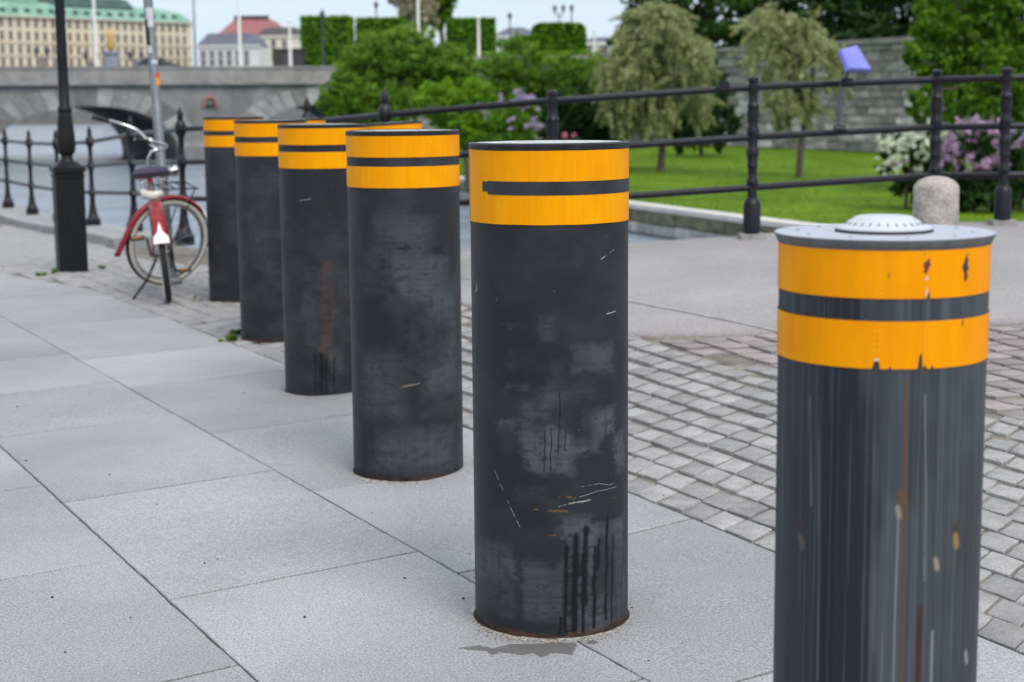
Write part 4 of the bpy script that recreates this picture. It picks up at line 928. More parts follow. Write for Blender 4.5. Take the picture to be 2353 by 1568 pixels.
def tape_mat(name, seed, c=(.82, .325, .0), cells=True):
    m = bpy.data.materials.new(name); m.use_nodes = True; t = m.node_tree; L = t.links.new; b = t.nodes['Principled BSDF']
    tcn = N(t, 'ShaderNodeTexCoord'); sp = N(t, 'ShaderNodeTexNoise'); sp.inputs['Scale'].default_value = 7; sp.inputs['Detail'].default_value = 5; L(tcn.outputs['Object'], sp.inputs['Vector'])
    r1 = N(t, 'ShaderNodeValToRGB'); r1.color_ramp.elements[0].position = .3; r1.color_ramp.elements[1].position = .75
    r1.color_ramp.elements[0].color = (c[0]*.95, c[1]*.86, c[2], 1); r1.color_ramp.elements[1].color = (c[0]*1.03, c[1]*1.08, c[2], 1); L(sp.outputs['Fac'], r1.inputs['Fac'])
    cur = r1.outputs['Color']
    gm = N(t, 'ShaderNodeMapping'); gm.inputs['Scale'].default_value = (1, 1, .12); L(tcn.outputs['Object'], gm.inputs['Vector']); gn = N(t, 'ShaderNodeTexNoise'); gn.inputs['Scale'].default_value = 60; gn.inputs['Detail'].default_value = 6; L(gm.outputs[0], gn.inputs['Vector'])
    g1 = N(t, 'ShaderNodeMapRange'); g1.inputs['From Min'].default_value = .35; g1.inputs['From Max'].default_value = .62; g1.inputs['To Min'].default_value = .93; g1.inputs['To Max'].default_value = 1.0; L(gn.outputs['Fac'], g1.inputs['Value'])
    g2 = N(t, 'ShaderNodeVectorMath'); g2.operation = 'SCALE'; L(cur, g2.inputs[0]); L(g1.outputs[0], g2.inputs['Scale']); cur = g2.outputs[0]
    if cells:                                               # the sheeting's honeycomb of tiny cells
        vo = N(t, 'ShaderNodeTexVoronoi'); vo.inputs['Scale'].default_value = 230; vo.inputs['Randomness'].default_value = .15; L(tcn.outputs['Object'], vo.inputs['Vector'])
        mr = N(t, 'ShaderNodeMapRange'); mr.inputs['From Min'].default_value = 0; mr.inputs['From Max'].default_value = .45; mr.inputs['To Min'].default_value = .82; mr.inputs['To Max'].default_value = 1.0; L(vo.outputs['Distance'], mr.inputs['Value'])
        mu = N(t, 'ShaderNodeVectorMath'); mu.operation = 'SCALE'; L(cur, mu.inputs[0]); L(mr.outputs[0], mu.inputs['Scale']); cur = mu.outputs[0]
    L(cur, b.inputs['Base Color']); b.inputs['Roughness'].default_value = .38; b.inputs['Specular IOR Level'].default_value = .08
    return m
M_tape = tape_mat('reflective_tape', 1); M_tapeA = tape_mat('worn_reflective_tape', 2, (.82, .30, .0), False)
M_lid = mat('scuffed_lid', (.24, .28, .26), rough=.35, var=.4, scale=26, c2=(.55, .60, .55), bump=.15)
M_rim = mat('rim_paint', (.012, .013, .015), spec=.25, rough=.45, var=.5, scale=40)
M_grout = mat('rough_grout', (.33, .31, .275), rough=.95, var=.5, scale=60, bump=1.0, bscale=150, fine=.4, fscale=220)
M_contact = mat('contact_shadow_dark', (.03, .024, .02), rough=.95, var=.6, scale=60)  # dark tone of the painted contact shadow at the bollard feet
DIA, BH = .4014, 1.240
def bollard(name, lab, x, y, paint, zoff=0.0, bands=True, tilt=None, lidm=None):
    z = float(zf(x, y))+zoff; root = empty(name, (x, y, z)); tag(root, lab, 'bollard', 'row of black security bollards')
    if tilt: root.rotation_euler = tilt
    r = DIA/2
    shell_obj('shaft', r, -.12 if paint is None else 0, BH-.012, paint or M_rim, root)
    MB().lathe([(.01, BH-.02), (r-.002, BH-.02), (r+.003, BH-.015), (r+.003, BH-.003), (r, BH), (r-.01, BH+.001)], 96, caps=False).build('rim', M_rim, root, smooth=40)
    MB().lathe([(r-.004, BH-.001), (r*.62, BH-.0015), (r*.60, BH-.004), (r*.58, BH-.0015), (r*.3, BH-.002), (.001, BH-.002)], 96, caps=False).build('lid', lidm or M_lid, root, smooth=40)
    if bands:
        for z0, z1 in ((BH-.090, BH-.0165), (BH-.196, BH-.122)): shell_obj('reflective_band', r+.0016, z0, z1, M_tape, root)
    return root
row = [(.0977, 4.2405), (-.3836, 5.9891), (-.8634, 7.7069), (-1.3524, 9.4691), (-1.8737, 11.3765)]
# B: central bollard
pB = Paint(101, 1260, 181, 329, 1470, (6, 55), 9); zx = lambda x, y: (1084.6+x*.4573, 569.9+y*.4573)
for q in [(150, 612, 300, 682, .9), (136, 803, 330, 892, .8), (230, 690, 440, 860, .55), (240, 860, 520, 1105, .85), (320, 290, 432, 442, .7), (100, 308, 270, 380, .5), (165, 440, 320, 570, .55), (470, 440, 715, 600, .85), (520, 760, 720, 890, .8), (380, 880, 650, 1000, .75), (700, 880, 775, 1070, .9), (190, 1140, 372, 1250, .6), (405, 1300, 600, 1410, .6), (0, 1370, 215, 1700, .45), (330, 500, 480, 760, .4), (300, 640, 620, 720, .45)]:
    a, b = zx(q[0], q[1]), zx(q[2], q[3]); pB.patch(*a, *b, k=q[4])
pB.patch(1290, 1185, 1440, 1440, .9); pB.patch(1180, 1265, 1300, 1430, .5); pB.patch(1085, 1230, 1180, 1440, .35); pB.scuffs(.35)
z4 = lambda x, y: ((1100+x/1.945)*.9191, (900+y/1.945)*.9191)
for x, y0, y1, w in ((605, 890, 1320, .006), (650, 840, 1340, .014), (700, 800, 1180, .010), (745, 900, 1300, .007), (805, 740, 1260, .006), (835, 840, 1290, .005), (890, 820, 1250, .004), (690, 930, 1330, .006), (765, 860, 1000, .006), (580, 1250, 1340, .004)):
    a = z4(x, y0); b = z4(x, y1); pB.drip(a[0], a[1], b[1], w)
for y0, y1, x in ((690, 1000, 430), (870, 1080, 390), (880, 1090, 360), (880, 980, 460)):
    a = zx(x, y0); b = zx(x, y1); pB.drip(a[0], a[1], b[1], .002, k=.8)
for pts, w, br in (([(110, 1080), (155, 1190), (210, 1320), (268, 1440)], .0011, .45), ([(540, 1170), (630, 1155), (680, 1165), (720, 1152)], .0008, .42), ([(500, 1230), (620, 1195), (720, 1175)], .0009, .42), ([(425, 1272), (500, 1250), (560, 1245)], .0011, .4), ([(665, 295), (705, 280)], .0009, .4)):
    pB.line([zx(*p) for p in pts], w, (.36, .37, .38), .75, br)
z3 = lambda x, y: ((1100+x/2.613)*.9191, (300+y/2.613)*.9191)
for pts, w in (([(1030, 862), (1070, 830), (1115, 800)], .0012), ([(240, 1020), (240, 1045), (233, 1065)], .002), ([(368, 1090), (369, 1130)], .0013), ([(1060, 1218), (1130, 1200)], .0009), ([(213, 940), (213, 965)], .0012)):
    pB.line([z3(*p) for p in pts], w, (.55, .56, .55), .8, .42)
pB.line([zx(270, 1275), zx(370, 1292), zx(480, 1296)], .004, (.13, .085, .045), .7, .47); pB.line([zx(430, 1226), zx(490, 1222)], .004, (.15, .07, .025), .75, .45); pB.line([zx(690, 1245), zx(722, 1215)], .007, (.12, .07, .035), .7, .5); pB.line([zx(480, 1258), zx(600, 1235)], .0025, (.35, .33, .3), .7, .4)
pB.line([zx(320, 1424), zx(420, 1418)], .0015, (.2, .09, .03), .8, .5); pB.rust_foot(.022); pB.specks(60, (.10, .105, .11), .001)
Bm = pB.material('scuffed_black_paint')
bB = bollard('security_bollard', 'tall central bollard with paint drips, its black strip ending short on the yellow', *row[0], Bm, bands=False)
r = DIA/2
def ragged(v, t):
    return (v[0], v[1], v[2]+(.0003*math.sin(v[0]*60)+(-.006*max(0, (.285-t[0])/.03) if t[1] == 0 and .24 < t[0] < .285 else 0)))
shell_obj('reflective_band', r+.0016, BH-.196, BH-.0165, M_tape, bB, vfun=ragged)
mstrip = mat('black_strip', (.016, .0165, .018), rough=.4, var=.5, scale=18)
shell_obj('black_strip', r+.0026, BH-.124, BH-.091, mstrip, bB, a0=.363, a1=.81, n=60)
shell_obj('strip_end', r+.0028, BH-.117, BH-.0925, mstrip, bB, a0=.346, a1=.3633, n=4)
shell_obj('seam', r+.0024, BH-.205, BH-.018, M_tape, bB, a0=.262, a1=.272, n=4)
# C, D, E, F
pC = Paint(202, 926, 127, 300, 1110, (3, 40), 9)
for q in [(850, 470, 1010, 600, .6), (880, 560, 1040, 700, .7), (900, 700, 1000, 860, .6), (960, 640, 1055, 900, .65), (830, 760, 950, 980, .55), (840, 960, 1050, 1080, .6), (820, 480, 900, 560, .45)]: pC.patch(*q[:4], k=q[4], soft=.03)
pC.line([(880, 545), (960, 560), (1030, 565)], .02, (.012, .012, .014), .9, .42); pC.line([(905, 650), (940, 700), (935, 790)], .02, (.013, .014, .016), .9, .4)
pC.line([(920, 885), (975, 872)], .0016, (.35, .3, .24), .8, .35); pC.line([(930, 880), (950, 876)], .003, (.2, .12, .06), .7, .4); pC.scuffs(.6); pC.rust_foot(.02); pC.rust_foot(.012); pC.specks(40, (.12, .12, .12), .001)
bC = bollard('security_bollard', 'black bollard with smeared grey scuffs, second tall one left of the central bollard edge', *row[1], pC.material('smeared_black_paint'))
bC['label'] = 'black bollard immediately left of the central one, cloudy grey smears and rust at its foot'
pD = Paint(303, 741, 100, 290, 913, (2, 30), 9)
pD.patch(735, 585, 787, 840, .95, .01, (.055, .042, .036)); pD.patch(742, 600, 780, 835, .75, .012, (.070, .036, .026)); pD.patch(700, 640, 745, 800, .35); pD.patch(760, 700, 800, 860, .5)
for x, y1, w in ((732, 905, .006), (745, 910, .012), (757, 908, .006), (775, 900, .006)): pD.drip(x, 815, y1, w)
pD.line([(700, 455), (725, 452)], .002, (.3, .3, .3), .7, .3); pD.scuffs(.55); pD.rust_foot(.015); pD.specks(30, (.14, .14, .14), .0012)
bollard('security_bollard', 'black bollard with a long vertical brown rust patch on its shaft', *row[2], pD.material('rusty_black_paint'))
pE = Paint(404, 622, 82, 278, 788, (2, 22), 12); pE.scuffs(.6); pE.patch(560, 420, 650, 600, .3, .05); pE.rust_foot(.02); pE.specks(40, (.16, .16, .16), .0014)
bollard('security_bollard', 'black bollard with green weeds growing at its foot on the cobbles', *row[3], pE.material('weathered_black_paint'))
pF = Paint(505, 538, 70, 270, 695, (1, 18), 14); pF.scuffs(.5); pF.rust_foot(.012)
bollard('security_bollard', 'farthest visible black bollard, standing on cobbles right beside the bicycle', *row[4], pF.material('plain_black_paint'))
# two bollards of a second row mostly hidden behind the first
P = atY(682, 272.5, 11.9); bollard('security_bollard', 'mostly hidden bollard, only its lid and yellow edge show above the bollard with weeds', P[0], P[1], None, zoff=P[2]-BH-float(zf(P[0], P[1])))
P = atY(921, 281, 11.0); bollard('security_bollard', 'slightly tilted hidden bollard, only its yellow top shows over the bollard with cloudy smears', P[0], P[1], None, zoff=P[2]-BH-float(zf(P[0], P[1])), tilt=(0, R(-3.0), 0))
# A: shorter bollard with overhanging plate and dome, at the right
pA = Paint(606, 2025, 235, 560, 1880, (28, 110), -35, streak=True)
strk = np.clip((smooth_noise(IH, IW, 2, 200, 77, 3)-.42)*4, 0, 1); stk2 = np.clip((smooth_noise(IH, IW, 1, 90, 78, 3)-.4)*4, 0, 1); z6 = lambda x, y: ((1850+x/2.221)*.9191, (1000+y/2.221)*.9191)
pA.blend((.45+.28*strk)*(.55+.45*stk2), (.046, .050, .056), .6)
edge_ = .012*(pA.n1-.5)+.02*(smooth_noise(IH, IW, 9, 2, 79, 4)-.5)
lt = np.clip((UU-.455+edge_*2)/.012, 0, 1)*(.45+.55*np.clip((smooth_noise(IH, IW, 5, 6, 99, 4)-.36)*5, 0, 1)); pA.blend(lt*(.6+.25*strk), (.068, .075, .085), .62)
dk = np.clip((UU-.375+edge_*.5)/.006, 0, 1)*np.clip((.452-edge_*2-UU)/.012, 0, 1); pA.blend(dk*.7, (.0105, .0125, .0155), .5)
pA.blend(np.clip((UU-.50)/.004, 0, 1)*np.clip((smooth_noise(IH, IW, 2, 330, 81, 2)-.56)*9, 0, 1)*.4, (.018, .022, .027), .55)
pA.blend(np.clip((smooth_noise(IH, IW, 3, 300, 82, 2)-.62)*9, 0, 1)*.22, (.13, .16, .17), .6)
pA.line([z6(775, -350), z6(775, 0), z6(770, 600), z6(740, 1200), z6(712, 1700)], .0036, (.10, .048, .024), .9, .22); pA.line([z6(742, 200), z6(722, 700), z6(705, 1568)], .0016, (.30, .29, .26), .6, .3)
pA.line([z6(880, -300), z6(890, 100), z6(885, 480)], .0013, (.30, .29, .25), .5, .25); pA.line([z6(355, -300), z6(350, 400), z6(340, 900)], .0016, (.22, .22, .22), .5, .3); pA.line([z6(935, 700), z6(922, 1200)], .0035, (.30, .32, .34), .5, .3)
pA.line([z6(315, -300), z6(318, 150)], .003, (.2, .19, .16), .5, .3); pA.line([z6(660, 700), z6(640, 1300)], .001, (.25, .25, .24), .5, .3)
pA.line([z6(862, 600), z6(856, 720), z6(850, 900), z6(848, 1040)], .0062, (.045, .02, .013), 1, 0); pA.line([z6(848, 1180), z6(845, 1250)], .0058, (.045, .022, .014), 1, 0); pA.line([z6(842, 1320), z6(830, 1440), z6(828, 1600)], .0072, (.05, .024, .015), 1, 0)
for x, y, w, c in ((758, 130, .006, (.12, .055, .02)), (742, 190, .004, (.24, .20, .14)), (1072, 270, .007, (.05, .03, .02)), (1076, 310, .006, (.26, .16, .06)), (268, 230, .006, (.05, .03, .025)), (272, 300, .006, (.09, .08, .07)), (955, 410, .0045, (.25, .22, .17)), (640, 1460, .004, (.08, .03, .03)), (325, 1490, .005, (.2, .16, .1)), (1162, 805, .005, (.2, .21, .22))):
    pA.line([z6(x-4, y-16), z6(x+4, y+18)], w*1.35, c, .95, 0)
pA.line([z6(262, 1370), z6(275, 1450), z6(285, 1560)], .008, (.08, .04, .022), .9, .35); pA.line([z6(318, 1320), z6(315, 1440)], .006, (.02, .015, .012), .9, .3); pA.line([z6(208, 1470), z6(206, 1600)], .004, (.08, .04, .02), .9, .3)
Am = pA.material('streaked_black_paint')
RA, HA = .155, 1.147
xA, yA = .5605, 2.5
bA = empty('capped_bollard', (xA, yA, 0)); tag(bA, 'shorter streaked and rusty bollard with overhanging silver plate and slotted dome, far right foreground', 'bollard', 'row of black security bollards')
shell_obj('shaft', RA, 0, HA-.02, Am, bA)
def torn(notches):
    def f(v, t):
        z = v[2]
        for u, w, d in notches:
            k = 1-abs(t[0]-u)/w
            if k > 0 and t[1] == 0: z += d*min(1, k*2.5)
        return (v[0], v[1], z)
    return f
zA = lambda y: HA-(y-553)*.000695
ZT, Z1, Z2, Z3 = HA-.0145, HA-.084, HA-.1165, HA-.185
shell_obj('reflective_band', RA+.0014, Z1, ZT, M_tapeA, bA, n=400, vfun=torn([(.532, .0022, .012)]))
shell_obj('reflective_band', RA+.0014, Z3, Z2, M_tapeA, bA, n=500, vfun=torn([(.4585, .0055, .0115), (.478, .002, .005), (.5225, .0035, .022), (.529, .002, .005), (.5405, .002, .005)]))
M_seam = tape_mat('tape_seam', 3, (.86, .36, .01), False)
for z0, z1 in ((Z1+.001, ZT), (Z3+.012, Z2-.001)): shell_obj('seam', RA+.0019, z0, z1, M_seam, bA, a0=.5268, a1=.5292, n=2)
M_dot = tape_mat('tape_dot', 4, (.88, .40, .02), False)
dotm = MB().lathe([(.0017, 0), (.0001, .0004)], 6, caps=False).mesh('cell', M_dot)
for z in (Z3+.026, Z3+.035, Z3+.044, Z3+.054, Z1+.006, Z1+.015):
    for u in (.4545, .4625):
        th = 2*math.pi*(u-.5)-math.pi/2; o = link('cell', dotm, bA); o.location = ((RA+.0016)*math.cos(th), (RA+.0016)*math.sin(th), z); o.rotation_euler = Vector((math.cos(th), math.sin(th), 0)).to_track_quat('Z', 'Y').to_euler()
# torn holes in the sheeting where the shaft and old paint show
def tear(uc, zc, h, w, m, seed):
    rr_ = random.Random(seed); k = 9; vs = []
    for i in range(k+1):
        t = i/k; wid = w*math.sin(math.pi*min(.97, max(.03, t)))**.7*(.6+.8*rr_.random()); sh = (rr_.random()-.5)*w*.9+(t-.5)*w*.8
        for s_ in (-1, 1):
            th = 2*math.pi*(uc-.5)-math.pi/2+(sh+s_*wid)/RA; vs.append(((RA+.0021)*math.cos(th), (RA+.0021)*math.sin(th), zc+h*(t-.5)))
    MB().add(vs, [(2*i, 2*i+1, 2*i+3, 2*i+2) for i in range(k)]).build('tear', m, bA, smooth=60)
m_tr = mat('torn_red', (.13, .012, .02), rough=.6, var=.4, scale=60); m_td = mat('torn_dark', (.035, .022, .024), rough=.7, var=.4, scale=60); m_tw = mat('torn_white', (.55, .52, .48), rough=.8)
tear(.5285, HA-.038, .022, .0042, m_tr, 3); tear(.5972, HA-.043, .040, .0046, m_td, 5); tear(.5288, HA-.074, .014, .0012, m_tw, 8); tear(.5285, HA-.055, .006, .0018, m_tw, 9); tear(.594, HA-.122, .011, .0011, m_td, 10); tear(.4735, HA-.050, .011, .0007, m_td, 12)
tear(.459, HA-.172, .004, .003, m_tw, 21)
M_plate = mat('brushed_steel_plate', (.40, .43, .47), rough=.45, metal=.4, var=.08, scale=30); M_flange = mat('flange_edge', (.10, .10, .098), rough=.6, var=.25, scale=60, stretch=(1, 1, .1))
RF = RA*496/474*1.003
MB().lathe([(RA+.001, HA-.016), (RF-.006, HA-.0155), (RF, HA-.0025), (RF, HA-.0005)], 128, caps=False).build('flange', M_flange, bA, smooth=40)
MB().lathe([(RF, HA-.0006), (RF-.002, HA), (.001, HA)], 128, caps=False).build('plate', M_plate, bA, smooth=30)
cd_, ct_ = RA*218/474, RA*124/474
M_dome = mat('dome_steel', (.52, .54, .57), rough=.4, metal=.4, var=.06, scale=30)
MB().lathe([(cd_*1.02, HA+.0005), (cd_*1.02, HA+.003), (cd_*.985, HA+.004)], 96, caps=False).build('gasket', M_rubber, bA, smooth=30)
MB().lathe([(cd_, HA+.004), (cd_, HA+.006), (cd_*.9, HA+.0095), (ct_*1.1, HA+.020), (ct_*1.02, HA+.0225), (ct_*.9, HA+.0235), (.001, HA+.0237)], 96, caps=False).build('dome', M_dome, bA, smooth=35)
slot = MB().box((0, 0, 0), (.0016, .0075, .0012)).mesh('slot', M_rubber)
sl_r = cd_*.80; sl_z = HA+.0125
for k in range(28):
    th = 2*math.pi*k/28+.1; o = link('slot', slot, bA); o.location = (sl_r*math.cos(th), sl_r*math.sin(th), sl_z+.0008); o.rotation_euler = Matrix.Rotation(th-math.pi/2, 3, 'Z').to_euler(); o.rotation_euler = (Matrix.Rotation(th-math.pi/2, 3, 'Z') @ Matrix.Rotation(-.40, 3, 'X')).to_euler()
hole = MB().lathe([(.0035, 0), (.0035, .0008), (.001, .001)], 10).mesh('screw', M_steel)
for k in range(10):
    th = 2*math.pi*k/10+.35; o = link('screw', hole, bA); o.location = (RA*.83*math.cos(th), RA*.83*math.sin(th), HA)
# rough grout rings where the bollards pass through the paving
def grout(x, y, r0, seed):
    rr_ = random.Random(seed); n = 72; vs = []; z = float(zf(x, y))
    for i in range(n):
        th = 2*math.pi*i/n; r1 = r0+.011+.012*rr_.random()+.006*math.sin(3*th+seed)
        vs += [(r0*.99*math.cos(th), r0*.99*math.sin(th), .0035), ((r0+.006)*math.cos(th), (r0+.006)*math.sin(th), .0035+.002*rr_.random()), (r1*math.cos(th), r1*math.sin(th), .0006)]
    fs = [(3*i+k, 3*i+k+1, 3*((i+1) % n)+k+1, 3*((i+1) % n)+k) for i in range(n) for k in (0, 1)]
    o = MB().add(vs, fs).build('grout_ring', M_grout, pavement); o.location = (x, y, z)
    g2 = MB().lathe([(r0*.99, .0048), (r0+.0045+.001*rr_.random(), .0062), (r0+.0055, .0035)], 72, caps=False).build('contact_shadow_ring', M_contact, pavement); g2.location = (x, y, z)  # thin dark ring, contact shadow of the foot put into its colour
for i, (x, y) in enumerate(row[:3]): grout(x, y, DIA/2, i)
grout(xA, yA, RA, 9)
# damp stain in front of the central bollard
def stain(pts, nm, seed):
    rr_ = random.Random(seed); P_ = [atz(x, y)[:2] for x, y in pts]; d = []
    for i in range(len(P_)):
        a, b = P_[i], P_[(i+1) % len(P_)]
        for k in range(6): d.append(a+(b-a)*k/6+np.array([rr_.gauss(0, .0028), rr_.gauss(0, .0028)]))
    c = sum(d)/len(d); bm = bmesh.new(); vv = [bm.verts.new((q[0]-c[0], q[1]-c[1], 0)) for q in d]; f = bm.faces.new(vv); bmesh.ops.triangulate(bm, faces=[f])
    me = bpy.data.meshes.new(nm); bm.to_mesh(me); bm.free(); me.materials.append(M_damp); o = link(nm, me, pavement); o.location = (c[0], c[1], .0007)
M_damp = mat('damp_stone', (.125, .120, .115), rough=.55, var=.12, scale=10, fine=.3, fscale=230)
stain([(1052, 1490), (1095, 1484), (1135, 1490), (1175, 1480), (1220, 1481), (1275, 1477), (1318, 1478), (1326, 1488), (1316, 1505), (1275, 1501), (1240, 1511), (1225, 1502), (1190, 1505), (1150, 1498), (1130, 1506), (1118, 1496), (1085, 1494)], 'damp_stain', 4)
stain([(1345, 1474), (1380, 1470), (1405, 1455), (1440, 1444), (1457, 1440), (1450, 1451), (1420, 1460), (1395, 1470), (1368, 1482), (1352, 1481)], 'damp_stain', 7)
# pebbles and crumbs on the slabs
peb = [MB().lathe([(.3, 0), (.5, .2), (.45, .5), (.2, .72), (.02, .75)], 7).mesh('pebble', mat('dark_grit', (.045, .04, .038), rough=.9), smooth=70)]
loc = [(862, 1148), (1080, 1275), (1065, 1377), (1590, 1307), (1580, 1377), (1743, 1297), (120, 1374), (150, 1500), (360, 1160), (500, 1286), (655, 1300), (40, 936), (60, 1060), (600, 890), (560, 905), (1460, 1434), (1452, 1400), (1448, 1392), (1440, 1402), (1575, 1385), (1525, 1140), (470, 1295), (855, 1180), (252, 1092), (830, 1082), (842, 1081), (1630, 1345), (1700, 1330), (930, 1330), (1490, 1520), (300, 1420), (700, 1420)]
for i, (x, y) in enumerate(loc):
    P = gnd(x, y); s_ = rnd.uniform(.003, .0085)*(1.15 if y > 1250 else 1.3); o = link('pebble', peb[0], pavement); o.location = (P[0], P[1], P[2]); o.scale = (s_, s_*rnd.uniform(.7, 1.2), s_*.8); o.rotation_euler = (0, 0, rnd.uniform(0, 6))
gv, gf = [], []
mb = MB()
for i in range(420):                        # loose grit round the central bollard and along the joints
    th = rnd.uniform(-2.6, -.2) if i < 300 else rnd.uniform(0, 6.28); rr_ = DIA/2+.006+abs(rnd.gauss(0, .022)); bx, by = row[0] if i < 260 else row[1]
    s_ = rnd.uniform(.001, .0032); c = (bx+rr_*math.cos(th), by+rr_*math.sin(th), .002+s_*.4)
    mb.add([(c[0]+s_, c[1], c[2]), (c[0]-s_*.6, c[1]+s_*.8, c[2]), (c[0]-s_*.5, c[1]-s_*.9, c[2]), (c[0], c[1], c[2]+s_), (c[0], c[1], c[2]-s_)], [(0, 1, 3), (1, 2, 3), (2, 0, 3), (1, 0, 4), (2, 1, 4), (0, 2, 4)])
g_ = mb.build('grit', mat('grit', (.22, .19, .155), rough=.95, var=.5, scale=300), pavement); g_['kind'] = 'stuff'
# weeds in the joints
M_weed = leaf_mat('weed_leaf', (.05, .13, .01), (.13, .25, .025))
for x, y, n, s_, lab in ((545, 768, 60, .05, 'small green weed left of the foot of the bollard, upper of the two'), (528, 785, 50, .05, 'small green weed at the edge of the slabs below another weed'), (240, 617, 40, .05, 'tiny green weed in the cobbles right of the lamp post'), (130, 628, 36, .05, 'tiny green weed at the left foot of the lamp post'), (88, 634, 36, .05, 'tiny green weed in the cobbles farthest left'), (455, 692, 20, .03, 'tiny weed between bicycle and farthest bollard')):
    P = gnd(x, y); V, Q, T = leaves([((0, 0, .012), (.05, .022, .016))], n, .022, clump=.5, per=8, aspect=1.8)
    V[:, 2] = np.maximum(V[:, 2], .002); o = link('weed', np_mesh('weed', V, Q, M_weed, attr=T)); o.location = tuple(P); tag(o, lab, 'weed', 'weeds in the paving joints')

# ------------------------------------------------------------------ red bicycle
PB = gnd(388, 694); PFr = gnd(376, 654); hd = math.atan2(PFr[1]-PB[1], PFr[0]-PB[0])
bk = empty('bicycle', tuple(PB)); bk.matrix_world = Matrix.Translation(Vector(PB)) @ Matrix.Rotation(hd, 4, 'Z') @ Matrix.Rotation(R(-5.5), 4, 'X'); tag(bk, 'old red step through bicycle with whitewall tyres leaning on its kickstand by the grey pole', 'bicycle')
bk.location = tuple(PB)
WR = .335
def wheel(parent, Mx):
    hub = empty('wheel_axle'); bpy.data.objects.remove(hub)
    circ = lambda r, n=56: [Vector((r*math.cos(2*math.pi*k/n), 0, r*math.sin(2*math.pi*k/n))) for k in range(n)]
    ty = MB().tube(circ(WR-.022), .023, 10, closed=True).build('tyre', M_rubber, parent, smooth=60); ty.matrix_local = Mx
    mb = MB()
    for s in (-1, 1):
        n = 56; vs = []
        for k in range(n):
            a = 2*math.pi*k/n
            for rr_, yy in ((WR-.016, .0215), (WR-.030, .0245), (WR-.046, .018)): vs.append((rr_*math.cos(a), s*yy, rr_*math.sin(a)))
        mb.add(vs, [(3*k+j, 3*k+j+1, 3*((k+1) % n)+j+1, 3*((k+1) % n)+j) if s < 0 else (3*k+j+1, 3*k+j, 3*((k+1) % n)+j, 3*((k+1) % n)+j+1) for k in range(n) for j in (0, 1)])
    mb.build('whitewall', M_cream, ty, smooth=60)
    MB().tube(circ(WR-.053), .012, 8, closed=True).build('rim', M_chrome, ty, smooth=60)
    MB().tube([(0, -.05, 0), (0, .05, 0)], .018, 12).build('hub', M_steel, ty, smooth=50)
    mb = MB()
    for k in range(32):
        a = 2*math.pi*k/32; s = 1 if k % 2 else -1; mb.tube([(.02*math.cos(a+.8*s), s*.03, .02*math.sin(a+.8*s)), ((WR-.055)*math.cos(a), 0, (WR-.055)*math.sin(a))], .0011, 4, caps=False)
    mb.build('spokes', M_chrome, ty)
def fender(parent, Mx, a0, a1, w, m, flare=0.0, tip=None, tipm=None):
    n = 34; vs = []; wt = []
    for i in range(n+1):
        a = a0+(a1-a0)*i/n; rr_ = WR+.022+flare*max(0, (i/n-.8)/.2)**2*.06
        for k, ph in enumerate((-1, -.7, -.35, 0, .35, .7, 1)):
            d = rr_-.022*abs(ph)**2.2; ww = w/2*(1+.25*flare*max(0, (i/n-.6)/.4)); vs.append((d*math.cos(a), ph*ww, d*math.sin(a)))
    fs = [(7*i+k, 7*i+k+1, 7*i+8+k, 7*i+7+k) for i in range(n) for k in range(6)]
    o = MB().add(vs, fs).build('mudguard', m, parent, smooth=70); md = o.modifiers.new('thickness', 'SOLIDIFY'); md.thickness = .003; o.matrix_local = Mx
    if tip:
        i0_, i1_ = int(tip[0]*n), int(tip[1]*n); v2 = []; f2 = []
        for i in range(i0_, i1_+1):
            q = (i-i0_)/max(1, i1_-i0_); q = q if tip[2] else 1-q; sh = min(1.0, .05+q*1.35)
            for k in range(7):
                x, y, z = vs[7*i+k]; l = math.hypot(x, z); v2.append((x*(l+.003)/l, y*sh*1.02, z*(l+.003)/l))
        m_ = i1_-i0_; MB().add(v2, [(7*i+k, 7*i+k+1, 7*i+8+k, 7*i+7+k) for i in range(m_) for k in range(6)]).build('white_tip', tipm, o, smooth=70)
    return o
ra = Vector((0, 0, WR)); fa = Vector((1.07, 0, WR))
wheel(bk, Matrix.Translation(ra))
fender(bk, Matrix.Translation(ra), R(20), R(165), .095, M_red, .3, (.84, 1.0, True), M_white)
# steering assembly
hT, hB = Vector((.835, 0, .84)), Vector((.89, 0, .66)); ax = (hT-hB).normalized(); ST = R(-66)
Sx = Matrix.Translation(hB) @ Matrix.Rotation(ST, 4, ax) @ Matrix.Translation(-hB)
wheel(bk, Sx @ Matrix.Translation(fa))
fender(bk, Sx @ Matrix.Translation(fa), R(32), R(196), .058, M_red, 1.2, (0.0, .2, False), M_white)
S = lambda p: Sx @ Vector(p)
bb = Vector((.44, 0, .285)); st = Vector((.285, 0, .70))
mb = MB(); mb.tube([bb, st], .017, 12).tube([hB+Vector((.005, 0, .03)), Vector((.72, 0, .42)), bb], .019, 12).tube([hT-Vector((-.01, 0, .06)), Vector((.62, 0, .47)), bb.lerp(st, .35)], .016, 12).tube([hB, hT], .021, 12)
for s in (-1, 1): mb.tube([bb+Vector((0, s*.03, 0)), ra+Vector((0, s*.058, 0))], .011, 8).tube([st-Vector((0, -s*.015, .03)), ra+Vector((0, s*.058, 0))], .010, 8)
mb.build('frame', M_red, bk, smooth=50)
mb = MB()
for s in (-1, 1): mb.tube([S(hB+Vector((.01, s*.035, -.01))), S(Vector((.965, s*.05, .52))), S(fa+Vector((0, s*.052, 0)))], [.016, .014, .009], 10)
mb.build('fork', M_red, bk, smooth=50)
MB().tube([st-Vector((.02, 0, -.0))*0, Vector((.255, 0, .80))], .0125, 10).build('seat_post', M_chrome, bk, smooth=50)
